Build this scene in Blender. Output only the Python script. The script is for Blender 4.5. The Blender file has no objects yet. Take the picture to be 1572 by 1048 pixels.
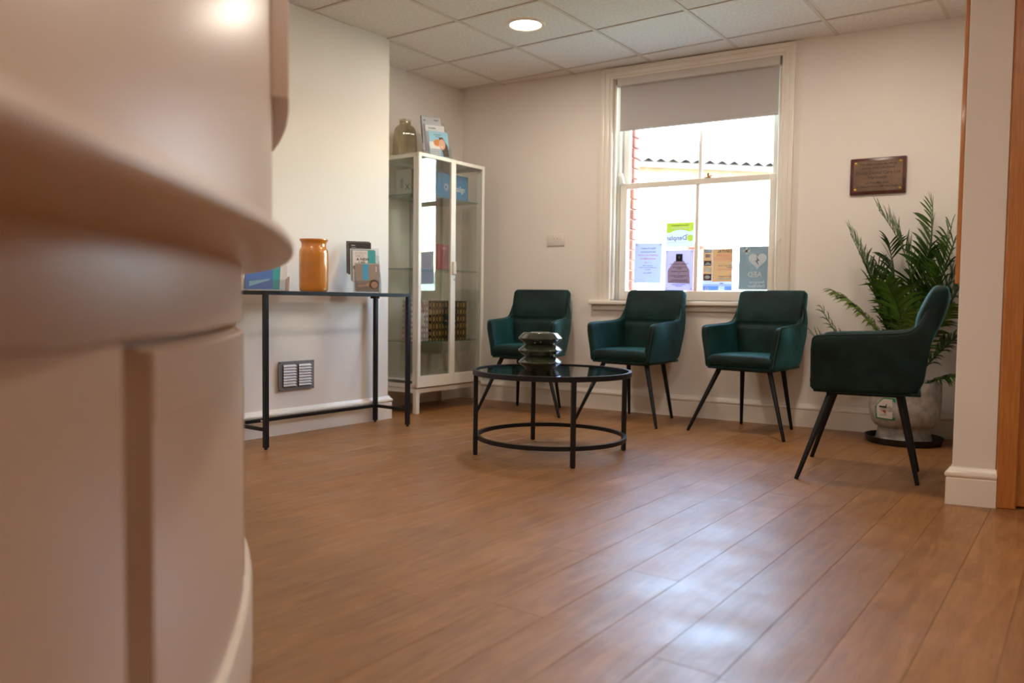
import bpy, bmesh, math, random
from math import sin, cos, pi, radians, sqrt, atan2
from mathutils import Vector, Matrix
random.seed(7)
SC = bpy.context.scene
COL = SC.collection

# ------------------------------------------------------------------ camera
cam_d = bpy.data.cameras.new('camera')
cam = bpy.data.objects.new('camera', cam_d)
COL.objects.link(cam)
YAW, PITCH, ROLL = -0.537941, -0.0495065, 0.0124373
F = Vector((sin(YAW)*cos(PITCH), cos(YAW)*cos(PITCH), sin(PITCH)))
R0 = Vector((cos(YAW), -sin(YAW), 0)); U0 = R0.cross(F)
Rr = cos(ROLL)*R0 + sin(ROLL)*U0; Uu = -sin(ROLL)*R0 + cos(ROLL)*U0
cam.matrix_world = Matrix(((Rr.x, Uu.x, -F.x, 0), (Rr.y, Uu.y, -F.y, 0), (Rr.z, Uu.z, -F.z, 0.7765), (0, 0, 0, 1)))
cam_d.sensor_width = 36; cam_d.lens = 1229.9/1572*36; cam_d.clip_start = 0.02
cam_d.dof.use_dof = True; cam_d.dof.focus_distance = 4.1; cam_d.dof.aperture_fstop = 2.0
SC.camera = cam

# ------------------------------------------------------------------ world, sun, exposure
SC.view_settings.view_transform = 'Standard'; SC.view_settings.look = 'None'
SC.view_settings.gamma = 1; SC.view_settings.use_curve_mapping = False
SC.view_settings.exposure = 0.28
SC.cycles.use_denoising = True
SC.cycles.max_bounces = 10; SC.cycles.diffuse_bounces = 5; SC.cycles.transparent_max_bounces = 16
SC.cycles.caustics_reflective = False; SC.cycles.caustics_refractive = False
SC.cycles.sample_clamp_indirect = 6
LAMP_W = 11.5          # watts per ceiling downlight
SKY_STRENGTH = 5.0
SUN_STRENGTH = 8.0
world = bpy.data.worlds.new('world'); SC.world = world; world.use_nodes = True
wn = world.node_tree; wn.nodes.clear()
sky = wn.nodes.new('ShaderNodeTexSky'); sky.sky_type = 'NISHITA'; sky.sun_disc = False
sky.sun_elevation = radians(38); sky.sun_rotation = radians(180); sky.air_density = 1.6; sky.dust_density = 1.2; sky.ozone_density = 3
bg = wn.nodes.new('ShaderNodeBackground'); bg.inputs[1].default_value = SKY_STRENGTH
wo = wn.nodes.new('ShaderNodeOutputWorld')
wn.links.new(sky.outputs[0], bg.inputs[0]); wn.links.new(bg.outputs[0], wo.inputs[0])
sl = bpy.data.lights.new('sun', 'SUN'); sl.energy = SUN_STRENGTH; sl.angle = radians(1); sl.color = (1, .95, .88)
sun = bpy.data.objects.new('sun', sl); COL.objects.link(sun)
sun.rotation_euler = (radians(52), 0, radians(18))     # light travels towards +Y, on to the houses opposite

# ------------------------------------------------------------------ materials
MATS = {}
def mat(name, col, rough=.5, metal=0, var=0, scale=8, bump=0, bscale=None, coat=0, sheen=0, sheen_tint=None, spec=.5, stretch=None, col2=None, emit=None, alpha=1):
    if name in MATS: return MATS[name]
    m = bpy.data.materials.new(name); m.use_nodes = True; nt = m.node_tree
    b = nt.nodes['Principled BSDF']
    b.inputs['Base Color'].default_value = (*col, 1); b.inputs['Roughness'].default_value = rough
    b.inputs['Metallic'].default_value = metal; b.inputs['Specular IOR Level'].default_value = spec
    b.inputs['Coat Weight'].default_value = coat; b.inputs['Coat Roughness'].default_value = .08
    b.inputs['Sheen Weight'].default_value = sheen; b.inputs['Sheen Roughness'].default_value = .35
    if sheen_tint: b.inputs['Sheen Tint'].default_value = (*sheen_tint, 1)
    if emit: b.inputs['Emission Color'].default_value = (*emit[0], 1); b.inputs['Emission Strength'].default_value = emit[1]
    tc = nt.nodes.new('ShaderNodeTexCoord'); mp = nt.nodes.new('ShaderNodeMapping')
    nt.links.new(tc.outputs['Object'], mp.inputs[0])
    if stretch: mp.inputs['Scale'].default_value = stretch
    if var or col2:
        n = nt.nodes.new('ShaderNodeTexNoise'); n.inputs['Scale'].default_value = scale; n.inputs['Detail'].default_value = 5
        nt.links.new(mp.outputs[0], n.inputs[0])
        r = nt.nodes.new('ShaderNodeValToRGB'); nt.links.new(n.outputs[0], r.inputs[0])
        c2 = col2 if col2 else [min(1, c*(1+var)) for c in col]
        c1 = col if col2 else [c*(1-var) for c in col]
        r.color_ramp.elements[0].color = (*c1, 1); r.color_ramp.elements[1].color = (*c2, 1)
        r.color_ramp.elements[0].position = .35; r.color_ramp.elements[1].position = .65
        nt.links.new(r.outputs[0], b.inputs['Base Color'])
    if bump:
        n2 = nt.nodes.new('ShaderNodeTexNoise'); n2.inputs['Scale'].default_value = bscale or 60; n2.inputs['Detail'].default_value = 4
        nt.links.new(mp.outputs[0], n2.inputs[0])
        bp = nt.nodes.new('ShaderNodeBump'); bp.inputs['Strength'].default_value = bump; bp.inputs['Distance'].default_value = .01
        nt.links.new(n2.outputs[0], bp.inputs['Height']); nt.links.new(bp.outputs[0], b.inputs['Normal'])
    MATS[name] = m; return m

def glass_mat(name, tint=(1, 1, 1), ior=1.5, rough=0.0, extra=0.0):
    if name in MATS: return MATS[name]
    m = bpy.data.materials.new(name); m.use_nodes = True; nt = m.node_tree; nt.nodes.clear()
    o = nt.nodes.new('ShaderNodeOutputMaterial'); mx = nt.nodes.new('ShaderNodeMixShader')
    t = nt.nodes.new('ShaderNodeBsdfTransparent'); t.inputs[0].default_value = (*tint, 1)
    g = nt.nodes.new('ShaderNodeBsdfGlossy'); g.inputs['Roughness'].default_value = rough
    f = nt.nodes.new('ShaderNodeLayerWeight'); f.inputs[0].default_value = .5     # facing term, same from both sides of a thin pane
    pw = nt.nodes.new('ShaderNodeMath'); pw.operation = 'POWER'; pw.inputs[1].default_value = 5; nt.links.new(f.outputs['Facing'], pw.inputs[0])
    r0 = ((ior-1)/(ior+1))**2 + extra
    a = nt.nodes.new('ShaderNodeMath'); a.operation = 'MULTIPLY_ADD'; a.inputs[1].default_value = 1-r0; a.inputs[2].default_value = r0; a.use_clamp = True
    nt.links.new(pw.outputs[0], a.inputs[0]); nt.links.new(a.outputs[0], mx.inputs[0])
    nt.links.new(t.outputs[0], mx.inputs[1]); nt.links.new(g.outputs[0], mx.inputs[2]); nt.links.new(mx.outputs[0], o.inputs[0])
    MATS[name] = m; return m

def paper_mat(name, col, trans=.5):
    if name in MATS: return MATS[name]
    col = (min(.93, col[0]*1.28), min(.93, col[1]*1.10), min(.93, col[2]*1.0))
    m = bpy.data.materials.new(name); m.use_nodes = True; nt = m.node_tree; nt.nodes.clear()
    o = nt.nodes.new('ShaderNodeOutputMaterial'); mx = nt.nodes.new('ShaderNodeMixShader'); mx.inputs[0].default_value = trans
    d = nt.nodes.new('ShaderNodeBsdfDiffuse'); d.inputs[0].default_value = (*col, 1)
    t = nt.nodes.new('ShaderNodeBsdfTranslucent'); t.inputs[0].default_value = (*col, 1)
    nt.links.new(d.outputs[0], mx.inputs[1]); nt.links.new(t.outputs[0], mx.inputs[2]); nt.links.new(mx.outputs[0], o.inputs[0])
    MATS[name] = m; return m

def srgb(r, g, b):
    f = lambda c: (c/255/12.92) if c/255 <= .04045 else ((c/255+.055)/1.055)**2.4
    return (f(r), f(g), f(b))

WALL = mat('wall_paint', (.82, .765, .712), .72, var=.02, scale=1.5, bump=.05, bscale=120)
TRIM = mat('white_gloss_paint', (.84, .78, .70), .28, var=.015, scale=3)
TILEM = mat('ceiling_tile_fibre', (.80, .74, .68), .95, var=.06, scale=55, bump=.35, bscale=260)
BARM = mat('ceiling_bar_metal', (.66, .59, .51), .6)
BLACKM = mat('black_metal', (.007, .007, .009), .42, var=.2, scale=30, spec=.35)
BLACKL = mat('black_leg_metal', (.006, .006, .007), .5, spec=.3)
CABM = mat('cabinet_white_steel', (.83, .80, .72), .35)
GLASS = glass_mat('clear_glass', (.93, .96, .93), 1.5)
CABGL = glass_mat('cabinet_glass', (.955, .965, .95), 1.5, 0, .05)
WINGL = glass_mat('window_glass', (.97, .98, .98), 1.45)
DARKGL = glass_mat('dark_table_glass', (.60, .64, .63), 1.52, .01, .05)
SHELFGL = glass_mat('shelf_glass', (.78, .87, .82), 1.5)
EDGEGL = mat('green_glass_edge', (.10, .22, .19), .15)
ACRYL = glass_mat('acrylic', (.93, .95, .97), 1.45, .02, .02)
VELVET = mat('green_velvet', (.0028, .0185, .0150), .62, var=.5, scale=7, bump=.3, bscale=12, sheen=.62, sheen_tint=(.07, .50, .55), spec=.25)
PIPE = mat('green_piping', (.004, .022, .020), .6, sheen=.5, sheen_tint=(.1, .5, .5))
WOODT = mat('orange_pine_trim', (.42, .15, .030), .38, col2=(.52, .20, .045), scale=5, stretch=(30, 30, 2), coat=.3)
DESK = mat('desk_cream_satin', (.64, .50, .395), .30, var=.02, scale=2, spec=.6)
PAPER = mat('white_paper', (.82, .82, .82), .6)
INK = mat('dark_ink', (.03, .03, .035), .5)

# ------------------------------------------------------------------ mesh helpers
class B:
    def __init__(s): s.bm = bmesh.new()
    def merge(s, t, M=None):
        if M is not None: bmesh.ops.transform(t, matrix=M, verts=t.verts)
        me = bpy.data.meshes.new('tmp'); t.to_mesh(me); t.free(); s.bm.from_mesh(me); bpy.data.meshes.remove(me); return s
    def box(s, a, b, bev=0, M=None, seg=1):
        t = bmesh.new(); bmesh.ops.create_cube(t, size=1)
        for v in t.verts:
            v.co = Vector([a[i] + (b[i]-a[i])*(v.co[i]+.5) for i in range(3)])
        if bev: bmesh.ops.bevel(t, geom=list(t.edges), offset=bev, segments=seg, affect='EDGES', profile=.5)
        return s.merge(t, M)
    def face(s, pts): s.bm.faces.new([s.bm.verts.new(p) for p in pts]); return s
    def prism(s, poly, z0, z1, bev=0, M=None):
        t = bmesh.new(); n = len(poly)
        lo = [t.verts.new((x, y, z0)) for x, y in poly]; hi = [t.verts.new((x, y, z1)) for x, y in poly]
        t.faces.new(lo[::-1]); t.faces.new(hi)
        for i in range(n): t.faces.new([lo[i], lo[(i+1) % n], hi[(i+1) % n], hi[i]])
        bmesh.ops.recalc_face_normals(t, faces=t.faces)
        if bev: bmesh.ops.bevel(t, geom=list(t.edges), offset=bev, segments=1, affect='EDGES')
        return s.merge(t, M)
    def lathe(s, prof, n=40, c=(0, 0), cap=True, M=None, mod=None):
        t = bmesh.new(); rings = []
        for r, z in prof:
            rings.append([t.verts.new((c[0]+(r*(mod(2*pi*i/n, z) if mod else 1))*cos(2*pi*i/n), c[1]+(r*(mod(2*pi*i/n, z) if mod else 1))*sin(2*pi*i/n), z)) for i in range(n)])
        for a, b in zip(rings, rings[1:]):
            for i in range(n): t.faces.new([a[i], a[(i+1) % n], b[(i+1) % n], b[i]])
        if cap: t.faces.new(rings[0][::-1]); t.faces.new(rings[-1])
        bmesh.ops.recalc_face_normals(t, faces=t.faces)
        return s.merge(t, M)
    def tube(s, pts, r, n=10, closed=False, flat=None):
        pts = [Vector(p) for p in pts]; rs = r if isinstance(r, (list, tuple)) else [r]*len(pts)
        t = bmesh.new(); rings = []; N = len(pts); ref = None
        for i, p in enumerate(pts):
            a = pts[(i-1) % N] if (closed or i) else p; c = pts[(i+1) % N] if (closed or i < N-1) else p
            d = (c-a).normalized()
            if ref is None: ref = Vector((0, 0, 1)) if abs(d.z) < .9 else Vector((1, 0, 0))
            x = d.cross(ref).normalized(); y = x.cross(d).normalized(); ref = y if abs(y.dot(d)) < .99 else ref
            rings.append([t.verts.new(p + x*cos(2*pi*k/n+pi/n)*rs[i] + y*sin(2*pi*k/n+pi/n)*rs[i]*(flat or 1)) for k in range(n)])
        for i in range(N if closed else N-1):
            a, b = rings[i], rings[(i+1) % N]
            for k in range(n): t.faces.new([a[k], a[(k+1) % n], b[(k+1) % n], b[k]])
        if not closed: t.faces.new(rings[0][::-1]); t.faces.new(rings[-1])
        bmesh.ops.recalc_face_normals(t, faces=t.faces)
        return s.merge(t)
    def slab(s, fn, nu=24, nv=16, pw=5):
        """closed cushion: fn(u,v) -> (point, normal, half thickness)"""
        t = bmesh.new(); F_, K = [], []
        e = lambda q: max(0, 1-abs(2*q-1)**pw)**(1/pw)
        cs = lambda i, n: .5-.5*cos(pi*i/n)
        for i in range(nu+1):
            u = cs(i, nu); fr, bk = [], []
            for j in range(nv+1):
                v = cs(j, nv); P, N, h = fn(u, v); w = e(u)*e(v)
                if i in (0, nu) or j in (0, nv):
                    q = t.verts.new(P); fr.append(q); bk.append(q)
                else:
                    hf, hb = h if isinstance(h, tuple) else (h, h)
                    fr.append(t.verts.new(P+N*hf*w)); bk.append(t.verts.new(P-N*hb*w))
            F_.append(fr); K.append(bk)
        for G in (F_, K):
            for i in range(nu):
                for j in range(nv):
                    q = [G[i][j], G[i+1][j], G[i+1][j+1], G[i][j+1]]
                    if len(set(q)) >= 3:
                        try: t.faces.new(q)
                        except ValueError: pass
        bmesh.ops.recalc_face_normals(t, faces=t.faces)
        return s.merge(t)
    def mesh(s, name, m, smooth=True, ang=35):
        me = bpy.data.meshes.new(name); s.bm.to_mesh(me); s.bm.free()
        if m: me.materials.append(m)
        if smooth and len(me.polygons):
            me.shade_smooth(); me.set_sharp_from_angle(angle=radians(ang))
        return me
    def out(s, name, m, parent=None, label=None, loc=None, smooth=True, ang=35, kind=None):
        o = bpy.data.objects.new(name, s.mesh(name, m, smooth, ang)); COL.objects.link(o)
        if parent: o.parent = parent
        if loc: o.location = loc
        if label: o['label'] = label
        if kind: o['kind'] = kind
        return o
def thing(name, label, cat, loc=(0, 0, 0), rz=0, group=None):
    o = bpy.data.objects.new(name, None); COL.objects.link(o); o.empty_display_size = .1
    o.location = loc; o.rotation_euler = (0, 0, rz); o['label'] = label; o['category'] = cat
    if group: o['group'] = group
    return o
def tag(o, label, cat, group=None):
    o['label'] = label; o['category'] = cat
    if group: o['group'] = group
    return o
def struct(name, loc=(0, 0, 0), rz=0):
    o = bpy.data.objects.new(name, None); COL.objects.link(o); o.empty_display_size = .1
    o.location = loc; o.rotation_euler = (0, 0, rz); o['kind'] = 'structure'; return o
def dup(root, loc, rz, label=None, group=None):
    r = root.copy(); COL.objects.link(r); r.location = loc; r.rotation_euler = (0, 0, rz)
    if label: r['label'] = label
    if group: r['group'] = group
    for ch in list(root.children):
        c = ch.copy(); COL.objects.link(c); c.parent = r
        for g in list(ch.children):
            d = g.copy(); COL.objects.link(d); d.parent = c
    return r
_tc = {}
def text_verts(body, size, align='CENTER', bold=0, sx=1):
    """built-in font outline -> list of (verts, faces)"""
    k = (body, size, align, bold, sx)
    if k in _tc: return _tc[k]
    cu = bpy.data.curves.new('t', 'FONT'); cu.body = body; cu.size = size; cu.align_x = align; cu.align_y = 'CENTER'; cu.resolution_u = 2
    cu.offset = bold
    ob = bpy.data.objects.new('t', cu); COL.objects.link(ob)
    dg = bpy.context.evaluated_depsgraph_get(); dg.update()
    me = bpy.data.meshes.new_from_object(ob.evaluated_get(dg))
    r = ([(v.co.x*sx, v.co.y) for v in me.vertices], [tuple(p.vertices) for p in me.polygons])
    bpy.data.objects.remove(ob); bpy.data.curves.remove(cu); bpy.data.meshes.remove(me)
    _tc[k] = r; return r
class Print:
    """flat print collected by ink: u right, v up on the plane fn(u, v, layer) -> local point"""
    def __init__(s, fn): s.fn = fn; s.d = {}
    def poly(s, m, pts, layer=1, nm='printed_area'):
        V, Fc = s.d.setdefault((nm, m.name, layer), ([], [])); k = len(V)
        V += [s.fn(u, v, layer) for u, v in pts]; Fc.append(tuple(range(k, k+len(pts)))); return s
    def rect(s, m, u0, v0, u1, v1, layer=1): return s.poly(m, [(u0, v0), (u1, v0), (u1, v1), (u0, v1)], layer)
    def disc(s, m, u, v, ru, rv=None, layer=1, n=20, a0=0, a1=2*pi):
        rv = rv or ru
        return s.poly(m, [(u+ru*cos(a0+(a1-a0)*i/n), v+rv*sin(a0+(a1-a0)*i/n)) for i in range(n)], layer)
    def text(s, m, body, size, u, v, align='CENTER', layer=2, bold=0, sx=1):
        tv, tf = text_verts(body, size, align, bold, sx)
        V, Fc = s.d.setdefault(('lettering', m.name, layer), ([], [])); k = len(V)
        V += [s.fn(u+x, v+y, layer) for x, y in tv]; Fc += [tuple(i+k for i in f) for f in tf]; return s
    def out(s, parent):
        for (nm, mn, l), (V, Fc) in s.d.items():
            me = bpy.data.meshes.new(nm); me.from_pydata([tuple(v) for v in V], [], Fc); me.update()
            me.materials.append(bpy.data.materials[mn])
            o = bpy.data.objects.new(nm, me); COL.objects.link(o); o.parent = parent

g = -0.0896
E1 = Vector((cos(g), sin(g), 0)); E2 = Vector((-sin(g), cos(g), 0))
def G(a, b, z=0): return E1*a + E2*b + Vector((0, 0, z))
def G2(a, b): v = G(a, b); return (v.x, v.y)
H = 2.447; YB = 5.351
MG = Matrix.Rotation(g, 4, 'Z')

# ------------------------------------------------------------------ structure: walls
# back wall with window opening
WX0, WX1, WZ0, WZ1 = -2.372, -1.200, .795, 2.385
b = B()
for (x0, z0, x1, z1) in ((-4.7, -.1, WX0, 2.62), (WX1, -.1, 1.0, 2.62), (WX0, -.1, WX1, WZ0), (WX0, WZ1, WX1, 2.62)):
    b.box((x0, YB, z0), (x1, YB+.20, z1))
o = b.out('wall_back', WALL, smooth=False); o['kind'] = 'structure'
o = B().prism([G2(-4.14, 5.95), G2(-4.14, 3.771), G2(-3.737, 3.771), G2(-3.760, 2.0), G2(-3.760, -3.3), G2(-4.5, -3.3), G2(-4.5, 5.95)][::-1], -.1, 2.62, .003).out('wall_left', WALL); o['kind'] = 'structure'
# right pier (end of the right wall) and the wall with the door
PO = Vector((-.110, 3.598, 0)); pa = .15; PU = Vector((cos(pa), sin(pa), 0)); PV = Vector((-sin(pa), cos(pa), 0))
def D2(u, v): q = PO+PU*u+PV*v; return (q.x, q.y)
b = B()
b.prism([D2(0, 0), D2(.152, 0), D2(.152, .12), (-.01, 3.74), (.16, 5.54), (.06, 5.54)], -.1, 2.62, .004)
b.prism([D2(.152, 0), D2(1.07, 0), D2(1.07, .12), D2(.152, .12)], 2.06, 2.62)
b.prism([D2(.12, .13), D2(1.1, .13), D2(1.1, .18), D2(.12, .18)], -.1, 2.62)  # unseen slab added behind the door so no outdoor light leaks in
b.prism([D2(1.07, 0), D2(3.3, 0), D2(3.3, .12), D2(1.07, .12)], -.1, 2.62)
o = b.out('wall_right', WALL); o['kind'] = 'structure'
o = B().prism([G2(2.65, 4.4), G2(2.65, -3.3), G2(2.8, -3.3), G2(2.8, 4.4)][::-1], -.1, 2.62).out('wall_side', WALL); o['kind'] = 'structure'
o = B().prism([G2(-4.5, -3.3), G2(2.8, -3.3), G2(2.8, -3.15), G2(-4.5, -3.15)], -.1, 2.62).out('wall_front', WALL); o['kind'] = 'structure'

# skirting boards
PROF = [(0, 0), (.018, 0), (.018, .104), (.0145, .109), (.021, .113), (.023, .120), (.021, .128), (.013, .134), (.010, .140), (.005, .148), (0, .148)]
def skirting(name, path, prof=PROF, side=1, cap=True):
    P = [Vector((x, y)) for x, y in path]; n = len(P); bm = bmesh.new(); rings = []
    for i, p in enumerate(P):
        d0 = (P[i]-P[i-1]).normalized() if i else None; d1 = (P[i+1]-P[i]).normalized() if i < n-1 else None
        if d0 is None: d0 = d1
        if d1 is None: d1 = d0
        n0 = Vector((d0.y, -d0.x))*side; n1 = Vector((d1.y, -d1.x))*side
        m = (n0+n1).normalized(); m = m/max(.3, m.dot(n0))
        rings.append([bm.verts.new((p.x+m.x*q, p.y+m.y*q, z)) for q, z in prof])
    for a, c in zip(rings, rings[1:]):
        for k in range(len(prof)): bm.faces.new([a[k], a[(k+1) % len(prof)], c[(k+1) % len(prof)], c[k]])
    bm.faces.new(rings[0]); bm.faces.new(rings[-1][::-1])
    bmesh.ops.recalc_face_normals(bm, faces=bm.faces)
    bb = B(); bb.merge(bm); o = bb.out(name, TRIM, ang=25); o['kind'] = 'structure'; return o
crn = G(-4.14, 5.7); # meeting of alcove wall and back wall
t_ = (YB - G(-4.14, 0).y)/E2.y; CORN = G(-4.14, t_)
skirting('baseboard_left', [G2(-3.760, -3.1), G2(-3.760, 2.0), G2(-3.737, 3.771), G2(-4.14, 3.771), (CORN.x, CORN.y)])
skirting('baseboard_back', [(CORN.x, YB), (.04, YB)])
skirting('baseboard_right', [(.04, YB-.02), D2(0, 0), D2(.152, 0)])
skirting('baseboard_side', [D2(1.14, 0), D2(2.7, 0)])

# ceiling
ceil = B().prism([G2(-4.4, -3.25), G2(2.75, -3.25), G2(2.75, 5.9), G2(-4.4, 5.9)], H+.03, H+.12).out('ceiling', WALL, smooth=False); ceil['kind'] = 'structure'
GA, GB = -3.751, 3.753
def clip(poly, f):
    out = []
    for i in range(len(poly)):
        p, q = poly[i], poly[(i+1) % len(poly)]; fp, fq = f(p), f(q)
        if fp >= 0: out.append(p)
        if (fp >= 0) != (fq >= 0): t = fp/(fp-fq); out.append((p[0]+(q[0]-p[0])*t, p[1]+(q[1]-p[1])*t))
    return out
yof = lambda p: G(p[0], p[1]).y
tile_me = None
for i in range(-1, 11):
    for j in range(-12, 4):
        a0, b0 = GA+.6*i, GB+.6*j - .6
        if i == -1 and b0 < GB-.3: continue
        poly = [(a0+.008, b0+.008), (a0+.592, b0+.008), (a0+.592, b0+.592), (a0+.008, b0+.592)]
        full = True
        for f in (lambda p: p[0]+4.137, lambda p: 2.647-p[0], lambda p: p[1]+3.14, lambda p: YB-.003-yof(p)):
            q = clip(poly, f)
            if len(q) != len(poly) or q != poly: full = False
            poly = q
            if len(poly) < 3: break
        if len(poly) < 3: continue
        if G(a0+.3, b0+.3).y > 3.75 and G(a0+.3, b0+.3).x > .05: continue
        if full:
            if tile_me is None:
                tile_me = B().prism([(.008, .008), (.592, .008), (.592, .592), (.008, .592)], 0, .018, .002).mesh('ceiling_tile', TILEM)
            o = bpy.data.objects.new('ceiling_tile', tile_me); COL.objects.link(o)
            o.location = G(a0, b0, H+.006); o.rotation_euler = (0, 0, g)
        else:
            o = B().prism([G2(*p) for p in poly], H+.004, H+.022).out('ceiling_tile', TILEM)
        o.parent = ceil
for i in range(0, 11):
    a = GA+.6*i; bmax = (YB-G(a, 0).y)/E2.y - .001; b0 = -3.14
    if G(a, 4).x > .1: bmax = 3.6
    B().box((a-.010, b0, H-.001), (a+.010, bmax, H+.010), 0).out('ceiling_bar', BARM, ceil, smooth=False).rotation_euler = (0, 0, g)
for j in range(-11, 4):
    bb_ = GB+.6*j - .6
    a1 = 2.64 if bb_ < 3.45 else .12
    a0 = -3.74 if bb_ < GB-.05 else -4.137
    # stop where the row meets the back wall
    n = int((a1-a0)/.05); xs = [a0+k*(a1-a0)/n for k in range(n+1) if G(a0+k*(a1-a0)/n, bb_).y < YB-.008]
    if len(xs) < 2: continue
    B().box((min(xs), bb_-.008, H+.0005), (max(xs), bb_+.008, H+.009), 0).out('ceiling_bar', BARM, ceil, smooth=False).rotation_euler = (0, 0, g)
roof = B().box((-5, -4, 2.70), (3.6, YB+.18, 2.86)).out('roof', mat('sun_block_slab', (.1, .1, .1), .9)); roof['kind'] = 'structure'  # unseen slab added over the ceiling to keep sunlight out of the room

# floor with planks
def wood_floor():
    m = bpy.data.materials.new('floor_wood'); m.use_nodes = True; nt = m.node_tree; L = nt.links.new
    bs = nt.nodes['Principled BSDF']
    ge = nt.nodes.new('ShaderNodeNewGeometry'); oi = nt.nodes.new('ShaderNodeObjectInfo')
    rot = nt.nodes.new('ShaderNodeMapping'); rot.inputs['Rotation'].default_value = (0, 0, -g); L(ge.outputs['Position'], rot.inputs[0])
    off = nt.nodes.new('ShaderNodeVectorMath'); off.operation = 'MULTIPLY_ADD'
    cmb = nt.nodes.new('ShaderNodeCombineXYZ'); L(oi.outputs['Random'], cmb.inputs[1]); L(oi.outputs['Random'], cmb.inputs[2])
    sc = nt.nodes.new('ShaderNodeVectorMath'); sc.operation = 'SCALE'; sc.inputs['Scale'].default_value = 40; L(cmb.outputs[0], sc.inputs[0])
    ad = nt.nodes.new('ShaderNodeVectorMath'); ad.operation = 'ADD'; L(rot.outputs[0], ad.inputs[0]); L(sc.outputs[0], ad.inputs[1])
    st = nt.nodes.new('ShaderNodeMapping'); st.inputs['Scale'].default_value = (26, 2.6, 1); L(ad.outputs[0], st.inputs[0])
    n1 = nt.nodes.new('ShaderNodeTexNoise'); n1.inputs['Scale'].default_value = 1.4; n1.inputs['Detail'].default_value = 8; n1.inputs['Distortion'].default_value = .9; L(st.outputs[0], n1.inputs[0])
    st2 = nt.nodes.new('ShaderNodeMapping'); st2.inputs['Scale'].default_value = (150, 9, 1); L(ad.outputs[0], st2.inputs[0])
    n2 = nt.nodes.new('ShaderNodeTexNoise'); n2.inputs['Scale'].default_value = 1.6; n2.inputs['Detail'].default_value = 4; L(st2.outputs[0], n2.inputs[0])
    n3 = nt.nodes.new('ShaderNodeTexNoise'); n3.inputs['Scale'].default_value = 4.5; n3.inputs['Detail'].default_value = 7; L(ge.outputs['Position'], n3.inputs[0])
    r = nt.nodes.new('ShaderNodeValToRGB'); L(n1.outputs[0], r.inputs[0])
    r.color_ramp.elements[0].position = .30; r.color_ramp.elements[0].color = (*FL_DARK, 1)
    r.color_ramp.elements[1].position = .72; r.color_ramp.elements[1].color = (*FL_LIGHT, 1)
    m1 = nt.nodes.new('ShaderNodeMix'); m1.data_type = 'RGBA'; m1.blend_type = 'MULTIPLY'; m1.inputs[0].default_value = .35
    r2 = nt.nodes.new('ShaderNodeValToRGB'); L(n2.outputs[0], r2.inputs[0]); r2.color_ramp.elements[0].position = .35; r2.color_ramp.elements[0].color = (.55, .5, .45, 1); r2.color_ramp.elements[1].position = .6
    L(r.outputs[0], m1.inputs[6]); L(r2.outputs[0], m1.inputs[7])
    m2 = nt.nodes.new('ShaderNodeMix'); m2.data_type = 'RGBA'; m2.blend_type = 'MULTIPLY'; m2.inputs[0].default_value = 1
    mr = nt.nodes.new('ShaderNodeMapRange'); mr.inputs[3].default_value = .90; mr.inputs[4].default_value = 1.08; L(oi.outputs['Random'], mr.inputs[0])
    L(m1.outputs[2], m2.inputs[6]); L(mr.outputs[0], m2.inputs[7])
    L(m2.outputs[2], bs.inputs['Base Color'])
    mr2 = nt.nodes.new('ShaderNodeMapRange'); mr2.inputs[1].default_value = .3; mr2.inputs[2].default_value = .7; mr2.inputs[3].default_value = FL_R0; mr2.inputs[4].default_value = FL_R1
    L(n3.outputs[0], mr2.inputs[0]); L(mr2.outputs[0], bs.inputs['Roughness'])
    bs.inputs['Specular IOR Level'].default_value = FL_SPEC
    bp = nt.nodes.new('ShaderNodeBump'); bp.inputs['Strength'].default_value = .10; bp.inputs['Distance'].default_value = .004; L(n2.outputs[0], bp.inputs['Height'])
    n4 = nt.nodes.new('ShaderNodeTexNoise'); n4.inputs['Scale'].default_value = 5; n4.inputs['Detail'].default_value = 5; L(ge.outputs['Position'], n4.inputs[0])
    bp2 = nt.nodes.new('ShaderNodeBump'); bp2.inputs['Strength'].default_value = .22; bp2.inputs['Distance'].default_value = .02; L(n4.outputs[0], bp2.inputs['Height']); L(bp.outputs[0], bp2.inputs['Normal'])
    L(bp2.outputs[0], bs.inputs['Normal'])
    return m
FL_DARK = (.235, .100, .030); FL_LIGHT = (.36, .168, .054); FL_R0, FL_R1, FL_SPEC = .33, .48, .58
FLW = wood_floor()
floor = B().prism([G2(-4.4, -3.2), G2(2.75, -3.2), G2(2.75, 5.9), G2(-4.4, 5.9)], -.12, -.0025).out('floor', mat('floor_joint', (.035, .018, .008), .8), smooth=False); floor['kind'] = 'structure'
PW, PL = .155, 1.22
known = {  # lane (by centre a) -> a joint position b read from the floor
}
joints = [(-.531, 1.641), (-.789, 2.15), (-1.443, 1.84), (-1.305, 1.658), (-1.204, 1.254), (-.987, 1.716), (-1.098, 2.228), (-1.536, 2.445)]
jk = {}
for x, y in joints:
    a = x*E1.x+y*E1.y; bb_ = x*E2.x+y*E2.y; jk[math.floor((a+.6026)/PW)] = bb_
rest = B(); rest_n = 0
plank_me = {}
def plank_bm(w, l):
    return B().box((.0006, .0006, -.006), (w-.0006, l-.0006, 0), 0)
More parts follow.
